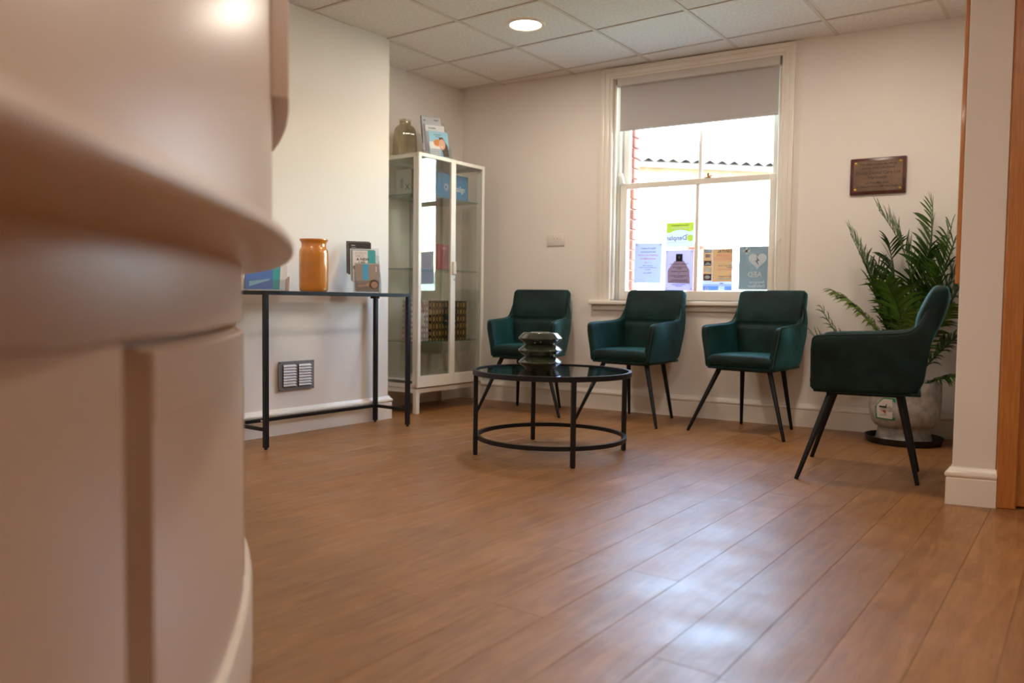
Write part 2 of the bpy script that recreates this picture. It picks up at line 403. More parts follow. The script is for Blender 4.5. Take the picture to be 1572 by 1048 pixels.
for k in range(-24, 21):
    a0 = -.6026+PW*k
    if a0+PW < -4.14 or a0 > 2.65: continue
    jb = jk.get(k, random.uniform(0, PL)); s0 = jb - PL*math.ceil((jb+3.15)/PL)
    while s0 < 5.8:
        b0, b1 = max(s0, -3.15), s0+PL
        lim = (YB-G(a0, 0).y)/E2.y+.01 if a0 < .15 else 4.25
        b1 = min(b1, lim); s0 += PL
        if b1-b0 < .05: continue
        vis = b1 > .2 and a0 < .75
        if not vis:
            rest.box((a0+.0006, b0+.0006, -.006), (a0+PW-.0006, b1-.0006, 0)); continue
        key = round(b1-b0, 4)
        if key not in plank_me: plank_me[key] = B().box((.0004, .0004, -.006), (PW-.0004, key-.0004, 0), .0006).mesh('floor_plank', FLW)
        o = bpy.data.objects.new('floor_plank', plank_me[key]); COL.objects.link(o); o.parent = floor
        o.location = G(a0, b0, 0); o.rotation_euler = (0, 0, g)
o = rest.out('distant_planks', FLW, floor, smooth=False, kind='stuff'); o.rotation_euler = (0, 0, g)

# door and orange timber frame in the right wall
dr = struct('door_1', PO, pa)
B().box((.152, -.016, 0), (.220, .12, 2.12), .004).out('door_frame', WOODT, dr)
B().box((1.01, -.016, 0), (1.075, .12, 2.12), .004).out('door_frame', WOODT, dr)
B().box((.216, .053, 0), (.250, .12, 2.06), .002).out('door_stop', WOODT, dr)
B().box((.220, -.016, 2.055), (1.01, .12, 2.12), .004).out('door_frame', WOODT, dr)
dl = B().box((.2215, .012, .008), (1.0, .052, 2.045), .003).out('door_leaf', WOODT, dr)
B().tube([(.93, .012, 1.0), (.93, -.04, 1.0), (.83, -.045, 1.0)], .009).out('door_handle', mat('brushed_steel', (.6, .6, .6), .3, 1), dl)
# timber hatch edge fixed on the face of the pier that looks into the waiting corner
ph = math.atan2(5.54-3.598, .06+.110) - pi/2
tr = struct('trim_1', PO, ph)
B().box((-.017, .006, .868), (.0, .10, H), .003).out('trim_board', WOODT, tr)
B().box((-.017, .10, .868), (.0, 1.1, .93), .003).out('trim_board', WOODT, tr)

# ------------------------------------------------------------------ window
win = struct('window_1')
def casing(b, x0, x1, z0, z1, dirn):   # stepped moulding
    if dirn == 'L': st = [(x0, x0+.030, .030), (x0+.028, x0+.062, .021), (x0+.060, x1, .013)]
    elif dirn == 'R': st = [(x1-.030, x1, .030), (x1-.062, x1-.028, .021), (x0, x1-.060, .013)]
    if dirn in 'LR':
        for k, (a, c, d) in enumerate(st): b.box((a, YB-d, z0), (c, YB+.002, z1-.0275*k), .004, seg=2)
    else:
        for a, c, d in ((z1-.028, z1, .030), (z1-.058, z1-.026, .021), (z0, z1-.056, .013)):
            q = .0275*((.030, .021, .013).index(d))+.001; b.box((x0+q, YB-d-.0004, a), (x1-q, YB+.002, c-.0004), .004, seg=2)
for d, a, c, z0, z1 in (('L', -2.456, WX0, .79, 2.44), ('R', WX1, -1.118, .79, 2.44), ('T', -2.456, -1.118, 2.37, 2.444)):
    b = B(); casing(b, a, c, z0, z1, d); b.out('architrave', TRIM, win)
b = B()   # lining of the opening + beads
b.box((WX0-.02, YB-.001, .79), (WX0+.002, YB+.20, 2.40)); b.box((WX1-.002, YB-.001, .79), (WX1+.02, YB+.20, 2.40)); b.box((WX0, YB-.001, WZ1-.004), (WX1, YB+.20, 2.42))
b.box((WX0+.002, YB+.012, .80), (WX0+.020, YB+.030, WZ1), .004); b.box((WX1-.020, YB+.012, .80), (WX1-.002, YB+.030, WZ1), .004)
b.box((WX0+.002, YB+.082, .80), (WX0+.026, YB+.122, WZ1), .003); b.box((WX1-.026, YB+.082, .80), (WX1-.002, YB+.122, WZ1), .003)
b.box((WX0+.002, YB+.125, .80), (WX0+.030, YB+.20, WZ1), .003); b.box((WX1-.030, YB+.125, .80), (WX1-.002, YB+.20, WZ1), .003)
b.out('window_lining', TRIM, win)
b = B(); b.box((-2.520, YB-.060, .765), (-1.060, YB+.085, .795), .008, seg=3); b.out('window_sill', TRIM, win)
b = B(); b.box((-2.500, YB-.022, .725), (-1.080, YB+.001, .765), .006, seg=2); b.out('sill_apron', TRIM, win)
B().box((-2.36, YB+.10, .78), (-1.21, YB+.30, .80), .003).out('outer_sill', TRIM, win)
def sash(nm, y, x0, x1, z0, z1, st, bot, top):
    root = B()
    root.box((x0, y, z0), (x0+st, y+.038, z1), .003); root.box((x1-st, y, z0), (x1, y+.038, z1), .003)
    root.box((x0+st, y, z0), (x1-st, y+.038, z0+bot), .003); root.box((x0+st, y, z1-top), (x1-st, y+.038, z1), .003)
    s_ = root.out(nm, TRIM, win)
    B().box((-1.769-.013, y+.004, z0+bot), (-1.769+.013, y+.036, z1-top), .004).out('glazing_bar', TRIM, s_)
    for a, c in ((x0+st, -1.782), (-1.756, x1-st)):
        B().box((a-.003, y+.018, z0+bot-.003), (c+.003, y+.022, z1-top+.003)).out('pane', WINGL, s_, smooth=False)
    return s_
ls = sash('lower_sash', YB+.085, WX0+.03, WX1-.028, .800, 1.640, .052, .066, .040)
us = sash('upper_sash', YB+.130, WX0+.032, WX1-.030, 1.612, 2.380, .046, .036, .05)
B().prism([(0, 0), (.03, 0), (.024, .03), (.012, .07), (0, .08)], 0, .03, .002, Matrix.Translation((WX0+.036, YB+.083, 1.64)) @ Matrix.Rotation(pi/2, 4, 'X')).out('sash_horn', TRIM, win)
brass = mat('aged_brass', (.28, .17, .06), .35, 1)
b = B(); b.box((-1.725, YB+.09, 1.640), (-1.675, YB+.12, 1.648), .002); b.lathe([(.004, 0), (.009, .004), (.007, .012), (.010, .022), (.006, .032), (.002, .034)], 12, M=Matrix.Translation((-1.70, YB+.105, 1.646)))
b.tube([(-1.70, YB+.105, 1.654), (-1.668, YB+.10, 1.657)], .004, 8); b.out('sash_fastener', brass, win)
B().tube([(-1.2+.012, YB-.02, 1.2), (-1.2+.012, YB-.034, 1.2)], .01, 12).out('blind_cord_hook', TRIM, win)

# outer brick jamb of the opening, brick by brick
jamb = struct('wall_outer')
jamb_core = B().box((-2.60, YB+.205, 0), (-2.315, YB+.33, 2.9)).out('mortar', mat('mortar', (.55, .45, .40), .95), jamb, smooth=False)
BR = [mat('red_brick_%s' % n, c, .9, var=.12, scale=14, bump=.4, bscale=60) for n, c in (('light', (.50, .20, .14)), ('mid', (.42, .15, .11)), ('deep', (.36, .12, .10)))]
bm_ = [B().box((-.2, 0, .004), (0, .112, .071), .004).mesh('brick', m) for m in BR]
for k in range(24):
    o = bpy.data.objects.new('brick', bm_[random.randrange(3)]); COL.objects.link(o); o.parent = jamb
    o.location = (-2.292+random.uniform(-.003, .003), YB+.212, .72+.075*k)

# ------------------------------------------------------------------ outside
grass = mat('lawn_grass', (.48, .54, .34), .95, var=.25, scale=2.5, bump=.5, bscale=30)
b = B(); b.box((-60, YB+.35, -.6), (40, 60, -.30)); o = b.out('ground', mat('pale_paving', (.55, .53, .50), .9, var=.06, scale=3), smooth=False); o['kind'] = 'structure'
b = B(); b.prism([(0, 0), (4.2, 1.35), (4.6, 1.35), (4.6, -.4), (0, -.4)], -14, 6, 0, Matrix.Translation((0, 7.2, 0)) @ Matrix(((0, 0, 1, 0), (1, 0, 0, 0), (0, 1, 0, 0), (0, 0, 0, 1))))
bank = b.out('grass_bank', grass); tag(bank, 'pale green grassy bank rising outside the window', 'lawn')
# house opposite
hs = thing('house', 'white rendered house with pantiled roof seen through the window', 'building', (-5.95, 14.83, 0), radians(40))
render_m = mat('white_render', (.80, .80, .78), .9, var=.02, scale=2)
HX0, HX1 = -4.0, 14
B().box((HX0, 0, -.3), (HX1, 7, 3.24)).out('wall', render_m, hs, smooth=False)
B().box((HX0, -.05, 3.24), (HX1, .3, 3.43)).out('brick_eaves', mat('orange_brick_band', (.30, .100, .06), .9, var=.25, scale=3), hs, smooth=False)
B().box((HX0, -.26, 3.43), (HX1, -.15, 3.49), .02).out('gutter', mat('gutter_grey', (.07, .08, .08), .6), hs)
tilem = mat('clay_pantile', (.17, .155, .15), .9, var=.30, scale=6)
pb = bmesh.new(); nrow = 12; sl_ = radians(35); rows = []
for r_ in range(nrow):
    for e_ in (0, 1):
        y0 = -.22+(r_+e_)*.32*cos(sl_); z0 = 3.50+(r_+e_)*.32*sin(sl_) + (.05 if e_ == 0 else 0)
        rows.append([pb.verts.new((HX0+k*.0625, y0, z0+.035*sin(k*2*pi/4))) for k in range(289)])
for r_ in range(len(rows)-1):
    for k in range(288): pb.faces.new([rows[r_][k], rows[r_][k+1], rows[r_+1][k+1], rows[r_+1][k]])
bb2 = B(); bb2.merge(pb); bb2.out('roof_tiles', tilem, hs, kind='stuff', ang=60)
PM = Matrix(((0, 0, 1, 0), (1, 0, 0, 0), (0, 1, 0, 0), (0, 0, 0, 1)))
B().prism([(-.2, 3.43), (3.3, 5.75), (7.0, 3.43)], HX0, HX1, 0, PM).out('roof_body', mat('roof_under', (.3, .28, .26), .9), hs, smooth=False)
B().prism([(.15, 3.6), (.15, 4.05), (1.6, 4.5), (1.6, 3.6)], -.0, 1.0, 0, PM).out('dormer', render_m, hs, smooth=False)
wm = mat('far_window_glass', (.03, .045, .07), .6)
wf = B().box((2.44, -.03, 2.12), (3.18, .02, 3.10), .01).out('window_frame', render_m, hs)
for k in range(6):
    for q in range(4):
        B().box((2.49+q*.17, -.05, 2.16+k*.155), (2.61+q*.17, -.025, 2.28+k*.155)).out('window_pane', wm, wf, smooth=False)
sd = thing('satellite_dish', 'small grey satellite dish in front of the pantiled roof opposite', 'satellite dish', (-5.13, 15.42, 3.68), radians(40))
gm = mat('dish_grey', (.06, .08, .11), .6)
b = B(); b.lathe([(.001, 0), (.08, .012), (.14, .04), (.17, .06), (.175, .06), (.14, .03), (.08, 0), (.001, -.012)], 24, cap=False, M=Matrix.Rotation(radians(62), 4, 'X')); b.out('dish', gm, sd)
B().tube([(0, 0, 0), (.12, -.14, -.10), (.16, -.20, .02)], .014, 6).out('arm', gm, sd)
B().tube([(0, 0, 0), (.0, .06, -.10), (.0, .06, -.45)], .02, 6).out('bracket', gm, sd)
# gatepost at the edge of the lawn
gp_ = B(); gp_.box((-2.37, 7.02, -.3), (-2.23, 7.16, 1.28), .01); gp_.box((-2.40, 6.99, 1.28), (-2.20, 7.19, 1.33), .015)
tag(gp_.out('gate_post', BR[0]), 'short red brick gate post at the edge of the lawn outside', 'gate post')

# ------------------------------------------------------------------ roller blind
bl = thing('roller_blind', 'grey beige roller blind half lowered in the sash window', 'blind', (-1.786, YB+.035, 2.0))
blf = paper_mat('blind_fabric', (.43, .47, .51), .045)
bx0, bx1 = -.548, .560
B().box((bx0-.012, -.040, .318), (bx1+.012, .030, .378), .006, seg=2).out('cassette', mat('blind_cassette', (.62, .57, .53), .5), bl)
B().box((bx0, .000, .02), (bx1, .002, .33)).out('fabric', blf, bl, smooth=False)
B().box((bx0, -.004, .006), (bx1, .006, .026), .003).out('bottom_bar', blf, bl)
B().tube([(bx0-.020, -.01, .348), (bx0-.012, -.01, .348)], .03, 20).out('end_cap', mat('grey_plastic', (.25, .24, .24), .4), bl)
B().box((bx1+.010, -.042, .316), (bx1+.016, .03, .380)).out('end_cap', MATS['grey_plastic'], bl)
zc = [(bx0-.014, -.03, .34-k*.012) for k in range(60)]
b = B(); b.tube([(bx0-.016, -.03, .34), (bx0-.016, -.03, -.42)], .0018, 6); b.tube([(bx0-.016, .0, .34), (bx0-.016, .0, -.42)], .0018, 6); b.out('chain', TRIM, bl)

# ------------------------------------------------------------------ notices stuck on the inside of the lower sash
YN = YB+.085+.018   # glass face
def notice(name, label, cat, xc, zc_, w, h, paper, skew=0):
    t = thing(name, label, cat, (xc, YN-.0012, zc_), pi+0.0)
    t.rotation_euler = (0, skew, pi)
    B().box((-w/2, -.0010, -h/2), (w/2, 0, h/2)).out('paper', paper, t, smooth=False)
    return t, Print(lambda u, v, l: (u, .0003+.0002*l, v))
lav = paper_mat('lavender_paper', (.44, .46, .68)); whp = paper_mat('bluish_white_paper', (.44, .52, .70))
ink = paper_mat('grey_ink', (.09, .08, .10)); redi = paper_mat('red_ink', (.55, .12, .18)); tan = paper_mat('tan_ink', (.38, .33, .30))
dsq = paper_mat('dark_square_ink', (.03, .035, .035)); orange = paper_mat('orange_ink', (.95, .50, .20)); blue = paper_mat('blue_ink', (.22, .45, .85))
lblue = paper_mat('light_blue_ink', (.55, .75, .95)); lime = paper_mat('lime_ink', (.60, .88, .10)); teal = paper_mat('grey_blue_paper', (.21, .255, .275))
whi = paper_mat('white_print', (.90, .90, .95)); pnk = paper_mat('pink_ink', (.95, .38, .30)); paleg = paper_mat('pale_grey_paper', (.50, .58, .70)); cor = paper_mat('corner_sticker', (.35, .35, .42))
t, P = notice('closure_notice', 'white notice with red lines, leftmost on the window glass', 'notice', -2.126, 1.066, .205, .285, whp, -.02)
for s_, z_, m_, sz in (('Please be aware', .105, ink, .017), ('that the practice', .080, ink, .017), ('CLOSES FOR LUNCH', .055, redi, .0165), ('APPOINTMENTS', .030, redi, .0165), ('1 - 2 pm', .004, redi, .017), ('If you are unwell', -.018, ink, .011), ('please telephone instead of coming in', -.032, ink, .009), ('thank you', -.046, ink, .010), ('Thank you', -.070, ink, .015)):
    P.text(m_, s_, sz, 0, z_, bold=.0002)
for u in (-.09, .09): P.rect(cor, u-.006, .124, u+.006, .136, 3)
P.out(t)
t, P = notice('information_notice', 'lavender notice with a dark square and tan print area on the window', 'notice', -1.893, 1.012, .205, .286, lav)
P.poly(tan, [(-.080, -.095), (.082, -.088), (.082, .0), (.050, .045), (.035, .066), (-.035, .066), (-.075, .0)], 1)
P.rect(dsq, -.024, .062, .024, .115, 2); P.text(whi, 'V', .022, 0, .088, layer=3)
for k, (s_, z_) in enumerate((('This practice is signed up to be', .045), ('an accredited clinic for', .022), ('patients', .012), ('All treatment is provided by', -.008), ('us', -.018), ('a registered team of clinicians', -.038), ('under one roof', -.048), ('Please ask at reception for a', -.068), ('copy of our statement of purpose', -.078), ('or speak to the manager', -.100), ('at any time', -.110))):
    P.text(ink, s_, .0105, 0, z_, bold=.00035, layer=3)
for u in (-.09, .09):
    for v in (-.13, .13): P.rect(cor, u-.005, v-.005, u+.005, v+.005, 3)
P.out(t)
t, P = notice('membership_sign', 'lime green and white sign with an apple shape on the window', 'sign', -1.892, 1.262, .200, .170, paleg)
P.poly(lime, [(-.1, .085), (.1, .085), (.1, .012), (.07, .014), (.04, .028), (.0, .034), (-.04, .028), (-.07, .018), (-.1, .03)][::-1], 1)
P.text(ink, 'Welcoming Registrations', .0125, 0, .064, bold=.0002); P.rect(whi, -.065, .040, .06, .050, 2)
P.text(ink, 'Denplan', .046, .026, -.024, bold=.0003); P.disc(lime, -.073, -.026, .021, .024, 2); P.poly(ink, [(-.062, -.004), (-.052, .001), (-.040, -.001), (-.05, -.004)], 2)
P.text(cor, 'at the heart of dental care', .0135, .022, -.054); P.out(t)
t, P = notice('pathway_poster', 'orange poster with blue base and pictures on the window', 'poster', -1.620, 1.013, .205, .286, whp)
P.rect(orange, -.10, -.082, .035, .143, 1); P.rect(orange, .037, -.075, .10, .143, 1)
P.rect(blue, -.10, -.143, -.052, -.112, 1); P.rect(blue, -.01, -.143, .10, -.112, 1); P.rect(lblue, -.10, -.112, .10, -.098, 1)
P.text(ink, 'DENTAL', .026, -.096, .125, 'LEFT', bold=.0007); P.text(pnk, 'TRAUMA', .026, -.096, .098, 'LEFT', bold=.0007); P.text(pnk, 'PATHWAY', .026, -.096, .071, 'LEFT', bold=.0007)
P.text(lblue, 'Step 1', .009, -.096, .044, 'LEFT', bold=.0004); P.text(ink, 'Dial: Call 111 for the', .011, -.096, .028, 'LEFT', bold=.0003); P.text(ink, 'helpline', .011, -.096, .017, 'LEFT', bold=.0003)
P.text(pnk, '0333 345 1214', .016, -.096, .000, 'LEFT', bold=.0006); P.text(lblue, 'Step 2', .009, -.096, -.030, 'LEFT', bold=.0004)
P.text(ink, 'Scan for Support', .013, -.096, -.046, 'LEFT', bold=.0003); P.text(blue, 'National information line', .010, -.096, -.062, 'LEFT', bold=.0003)
P.rect(blue, .045, .118, .092, .140, 2); P.text(whi, 'NHS', .018, .068, .129, layer=3, bold=.0008)
P.rect(cor, .052, .084, .086, .108, 2); P.rect(ink, .044, .028, .094, .062, 2); P.poly(lblue, [(.046, .032), (.092, .032), (.08, .048), (.066, .054), (.05, .044)], 3)
P.rect(lblue, .052, -.012, .088, .016, 2); P.rect(ink, .042, -.072, .096, -.028, 2); P.disc(whi, .069, -.050, .020, .012, 3); P.text(ink, 'NHS', .011, -.03, -.094, bold=.0005)
P.disc(whi, .073, -.128, .012, .012, 2); P.disc(blue, .073, -.128, .005, .005, 3)
P.out(t)
t, P = notice('defibrillator_sign', 'grey blue sign with a white heart and lightning bolt on the window', 'sign', -1.371, 1.022, .205, .290, teal)
def heart(s_, u0, v0):
    return [(u0+s_*16*sin(q)**3/16, v0+s_*(13*cos(q)-5*cos(2*q)-2*cos(3*q)-cos(4*q))/16) for q in [2*pi*k/40 for k in range(40)]]
P.poly(whi, heart(.060, -.020, .052)[::-1], 1)
P.poly(teal, [(-.012, .078), (-.034, .048), (-.020, .046), (-.030, .016), (-.004, .050), (-.018, .052)], 3)
P.rect(whi, .030, .108, .078, .122, 1); P.rect(whi, .047, .091, .061, .139, 1)
P.text(whi, 'AED', .050, -.004, -.044, bold=.0012); P.text(whi, 'Emergency', .024, -.018, -.094, bold=.0005, sx=.95); P.text(whi, 'Defibrillator', .024, -.016, -.120, bold=.0005, sx=.95)
P.out(t)

# ------------------------------------------------------------------ ceiling downlights
dl_ = thing('ceiling_downlight', 'round white recessed ceiling downlight between the alcove and the window', 'ceiling light', (-2.474, 4.261, H))
B().lathe([(.092, .004), (.096, -.004), (.104, -.008), (.116, -.007), (.119, .0), (.119, .004)], 48, cap=False).out('trim_ring', TRIM, dl_)
B().lathe([(.001, .001), (.094, .001)], 40, cap=False).out('diffuser', mat('lit_diffuser', (1, 1, 1), .5, emit=((1, .86, .70), 9)), dl_, smooth=False)
lamp = bpy.data.lights.new('downlight', 'AREA'); lamp.shape = 'DISK'; lamp.size = .18; lamp.energy = LAMP_W; lamp.color = (1, .87, .735)
def add_lamp(root):
    l = bpy.data.objects.new('lamp', lamp); COL.objects.link(l); l.parent = root; l.location = (0, 0, -.012)
add_lamp(dl_)
ai, bi = -2.474*E1.x+4.261*E1.y, -2.474*E2.x+4.261*E2.y
for k, (da, db) in enumerate(((1.8, 0), (0, -2.4), (1.8, -2.4), (3.6, -2.4), (0, -4.8), (1.8, -4.8), (3.6, -4.8))):
    q = G(ai+da, bi+db, H)
    dup(dl_, q, 0, 'round white recessed downlight in the ceiling above the frame', 'ceiling downlights above the frame')

# ------------------------------------------------------------------ reception desk (curved, close to the camera)
C2 = Vector((-3.628, -1.345)); R2 = 3.380; C1 = Vector((-4.148, -2.199)); R1 = 4.462
desk = thing('reception_desk', 'large cream curved reception desk with a rounded ledge, blurred in the foreground', 'reception desk', (C2.x, C2.y, 0))
def arc_slab(prof, a0, a1, n=70, cx=0, cy=0):
    """profile of (radius, z) swept round an arc (degrees)"""
    bm = bmesh.new(); rings = []
    for i in range(n+1):
        q = radians(a0+(a1-a0)*i/n); rings.append([bm.verts.new((cx+r*cos(q), cy+r*sin(q), z)) for r, z in prof])
    m = len(prof)
    for a, c in zip(rings, rings[1:]):
        for k in range(m): bm.faces.new([a[k], a[(k+1) % m], c[(k+1) % m], c[k]])
    bm.faces.new(rings[0]); bm.faces.new(rings[-1][::-1]); bmesh.ops.recalc_face_normals(bm, faces=bm.faces)
    x = B(); x.merge(bm); return x
A0, A1 = -28, 87
arc_slab([(R2-.20, 0), (R2-.035, 0), (R2-.035, .86), (R2-.20, .86)], A0, A1).out('carcass', DESK, desk)
arc_slab([(R2-.04, .728), (R2-.004, .728), (R2, .732), (R2, .86), (R2-.04, .86)], A0, A1).out('upper_band', DESK, desk)
def rp(r, z0, z1, c=.012, dr=.04): return [(r-dr, z0), (r-c, z0), (r, z0+c), (r, z1-c), (r-c*1.3, z1), (r-dr, z1)]
for a0, a1 in ((A0, -4), (-2.8, 14), (15.2, 33.75), (35.05, 47.2), (48.6, 66), (67.2, A1)):
    pan = arc_slab(rp(R2+.002 if a0 < 34 else R2+.004, .15, .728 if a0 < 34 else .716, .006 if a0 < 34 else .014), a0, a1, 24).out('panel', DESK, desk)
    if 34 < a0 < 48: arc_slab(rp(R2+.0056, .622, .712, .004), a0+.06, a1-.06, 16).out('panel_rail', DESK, pan)
arc_slab([(R2-.05, 0), (R2+.020, 0), (R2+.020, .150), (R2+.016, .162), (R2+.004, .168), (R2-.05, .168)], A0, A1).out('plinth', mat('desk_plinth', (.74, .62, .50), .28), desk)
RD = 3.4434
arc_slab([(RD-.25, .86), (RD, .86), (RD, 1.46), (RD-.02, 1.475), (RD-.25, 1.475)], A0, A1).out('upper_screen', DESK, desk)
arc_slab([(RD-.02, 1.165), (RD+.033, 1.165), (RD+.033, 1.44), (RD-.02, 1.44)], 45.2, A1-1, 40).out('raised_cladding', DESK, desk)
# ledge: outer edge on its own flatter arc, inner edge under the screen
bm = bmesh.new(); rings = []; n = 110; zl = .848; th = .030
for i in range(n+1):
    q = radians(-14+ (86.5+14)*i/n); po = C1-C2+Vector((cos(q), sin(q)))*R1; d_ = (po-(C1-C2)).normalized()
    qi = po.normalized()*(R2-.06) if po.length > R2-.05 else po*.98
    prof = []
    for k in range(9):
        an = -pi/2+pi*k/8; pr = po-d_*(.016)+d_*.016*cos(an); prof.append((pr.x, pr.y, zl+th/2+th/2*sin(an)))
    rings.append([bm.verts.new((qi.x, qi.y, zl))]+[bm.verts.new(p) for p in prof]+[bm.verts.new((qi.x, qi.y, zl+th))])
m_ = 11
for a, c in zip(rings, rings[1:]):
    for k in range(m_): bm.faces.new([a[k], a[(k+1) % m_], c[(k+1) % m_], c[k]])
bm.faces.new(rings[0]); bm.faces.new(rings[-1][::-1]); bmesh.ops.recalc_face_normals(bm, faces=bm.faces)
x = B(); x.merge(bm); x.out('ledge', DESK, desk, ang=50)
# dark screen on the left wall, only its edge shows beside the desk
mo = thing('wall_screen', 'black screen edge high on the left wall, cut by the frame', 'screen', G(-3.737, 2.62, 2.09), g+pi/2)
B().box((-.80, -.060, 0), (0, -.030, .34), .008).out('screen', BLACKM, mo)
B().box((-.50, -.030, .08), (-.30, .0, .26), .003).out('bracket', BLACKM, mo)

# ------------------------------------------------------------------ console table
ct = thing('console_table', 'slim black metal console table with a glass top against the left wall', 'table', (-3.073, 3.90, 0), -.105)
hw = .012
CW, CD, CH = 1.035, .285, .818    # runs from y=-CW (near the desk) to y=0 ; x from -CD (wall) to 0
for x_, y_ in ((0, 0), (0, -CW), (-CD, 0), (-CD, -CW)):
    b = B(); b.box((x_-hw, y_-hw, .010), (x_+hw, y_+hw, CH-.018), .001); b.lathe([(.009, 0), (.009, .012)], 12, (x_, y_)); b.out('leg', BLACKM, ct)
for nm, a, c in (('top_rail', (-CD-hw, -CW-hw), (-CD+hw, hw)), ('top_rail', (-hw, -CW-hw), (hw, hw)), ('top_rail', (-CD+hw, -CW-hw), (-hw, -CW+hw)), ('top_rail', (-CD+hw, -hw), (-hw, hw))):
    B().box((*a, CH-.020), (*c, CH), .001).out(nm, BLACKM, ct)
B().box((-CD+hw, -CW+hw, CH-.010), (-hw, -hw, CH-.002), .001).out('glass_top', GLASS, ct)
for a, c in (((-CD-hw*.8, -CW+hw), (-CD+hw*.8, -hw)), ((-CD+hw, -CW-hw*.8), (-hw, -CW+hw*.8)), ((-CD+hw, -hw*.8), (-hw, hw*.8))):
    B().box((*a, .094), (*c, .113), .001).out('stretcher', BLACKM, ct)
B().tube([(-CD+.010, -CW+.17, .103), (-CD+.016, -CW+.17, .103)], .006, 10).out('bolt', mat('zinc_bolt', (.7, .7, .72), .35, 1), ct)
B().box((-CD+.012, -.06, CH-.032), (-CD+.06, -.02, CH-.020), .003).out('glass_clip', BLACKM, ct)
TT = CH
# amber jar
jar = thing('amber_jar', 'glossy amber brown glazed jar with a flared rim on the console table', 'jar', (-3.285, 3.315, TT))
amber = mat('amber_glaze', (.56, .20, .022), .10, var=.12, scale=9, coat=.6, spec=.6)
pr_ = [(.062, 0), (.074, .003), (.079, .012), (.081, .03), (.0815, .12), (.081, .215), (.079, .232), (.073, .243), (.069, .248), (.068, .268), (.069, .276), (.077, .286), (.0785, .291), (.077, .295), (.070, .294), (.064, .282), (.062, .26), (.062, .246), (.070, .23), (.072, .03), (.02, .012)]
jm = lambda q, z: 1 + (-.022*(abs(cos(3*q))**6) if .012 < z < .236 else 0)
B().lathe(pr_, 72, cap=True, mod=jm).out('body', amber, jar, ang=60)

# ------------------------------------------------------------------ brochure holders
def holder(name, label, loc, rz, w, tiers, hs_, dy, group_front, sides=True):
    t = thing(name, label, 'brochure holder', loc, rz)
    b = B(); b.box((-w/2-.006, -.02, 0), (w/2+.006, dy*len(tiers)+.055, .004), .001)
    b.out('base', ACRYL, t)
    for k in range(len(tiers)):
        y0 = dy*k; z0 = .004+.0*k
        M = Matrix.Translation((0, y0+.014, tiers[k][0])) @ Matrix.Rotation(-.20, 4, 'X')
        B().box((-w/2-.005, .006, 0), (w/2+.005, .009, hs_*.92), 0, M).out('back_plate', ACRYL, t, smooth=False)
        B().box((-w/2-.005, -.014, 0), (w/2+.005, -.012, hs_*.36), 0, M).out('front_lip', ACRYL, t, smooth=False)
    if sides:
        for s_ in (-1, 1):
            x_ = s_*(w/2+.007)
            b = B(); b.prism([(-.02, .002), (dy*len(tiers)+.05, .002), (dy*len(tiers)+.07, tiers[-1][0]+hs_*.5), (dy*len(tiers)+.03, tiers[-1][0]+hs_*.5), (.0, hs_*.42)], x_-.001, x_+.001, 0, Matrix(((0, 0, 1, 0), (1, 0, 0, 0), (0, 1, 0, 0), (0, 0, 0, 1))))
            b.out('side_plate', ACRYL, t, smooth=False)
    return t
def brochures(loc, rz, w, h_, z0, y0, label, back_label, group, back_mats, design, nback=3, thick=.0022, dx=0):
    """one printed leaflet in front and its copies behind, leaning back in a tier"""
    Mw = Matrix.Translation(loc) @ Matrix.Rotation(rz, 4, 'Z') @ Matrix.Translation((dx, y0+.014, z0)) @ Matrix.Rotation(-.20, 4, 'X')
    for k in range(nback+1):
        name = 'brochure'
        o = bpy.data.objects.new(name, None); COL.objects.link(o); o.empty_display_size = .05
        o.matrix_world = Mw @ Matrix.Translation((-.0035*k, -.006+.0035*k, .0035*k if k else 0))
        o['category'] = 'brochure'
        if k == 0: o['label'] = label
        else: o['label'] = back_label; o['group'] = group
        B().box((-w/2, 0, 0), (w/2, thick, h_)).out('pages', back_mats[k % len(back_mats)], o, smooth=False)
        if k == 0:
            P = Print(lambda u, v, l: (u, -.0003*l, v)); design(P, w, h_); P.out(o)
skin = mat('printed_skin', (.72, .42, .28), .5); hair = mat('printed_hair', (.10, .04, .02), .5); tealp = mat('printed_teal', (.05, .42, .46), .4)
greyp = mat('printed_taupe', (.34, .28, .25), .5); cyan = mat('printed_cyan', (.06, .38, .66), .4); darkp = mat('printed_charcoal', (.035, .032, .035), .5)
whp2 = mat('printed_white', (.80, .80, .82), .5); lgreyp = mat('printed_light_grey', (.55, .58, .60), .5); bluep = mat('printed_blue', (.10, .22, .62), .35); skyb = mat('printed_sky_blue', (.30, .62, .78), .4)
purp = mat('printed_lilac', (.38, .36, .50), .5); orng = mat('printed_amber', (.70, .26, .04), .5)
def d_front(P, w, h_):
    P.rect(greyp, -w/2, 0, w/2, h_, 1); P.rect(cyan, -w*.22, h_*.42, w*.04, h_, 2); P.text(whp2, 'BRIGHTER', .014, -w*.09, h_*.75, layer=3) if False else None
    P.poly(skin, [(-w*.42, h_*.24), (-w*.1, h_*.26), (w*.1, h_*.36), (w*.1, h_*.22), (-w*.42, h_*.16)], 2)
    P.disc(hair, w*.27, h_*.27, w*.22, h_*.17, 2); P.disc(skin, w*.29, h_*.25, w*.15, h_*.12, 3)
    P.disc(whp2, w*.33, h_*.22, w*.03, h_*.010, 4); P.disc(hair, w*.24, h_*.28, w*.018, h_*.008, 4); P.disc(hair, w*.35, h_*.28, w*.018, h_*.008, 4)
    P.rect(whp2, w*.36, h_*.72, w*.39, h_*.92, 2)
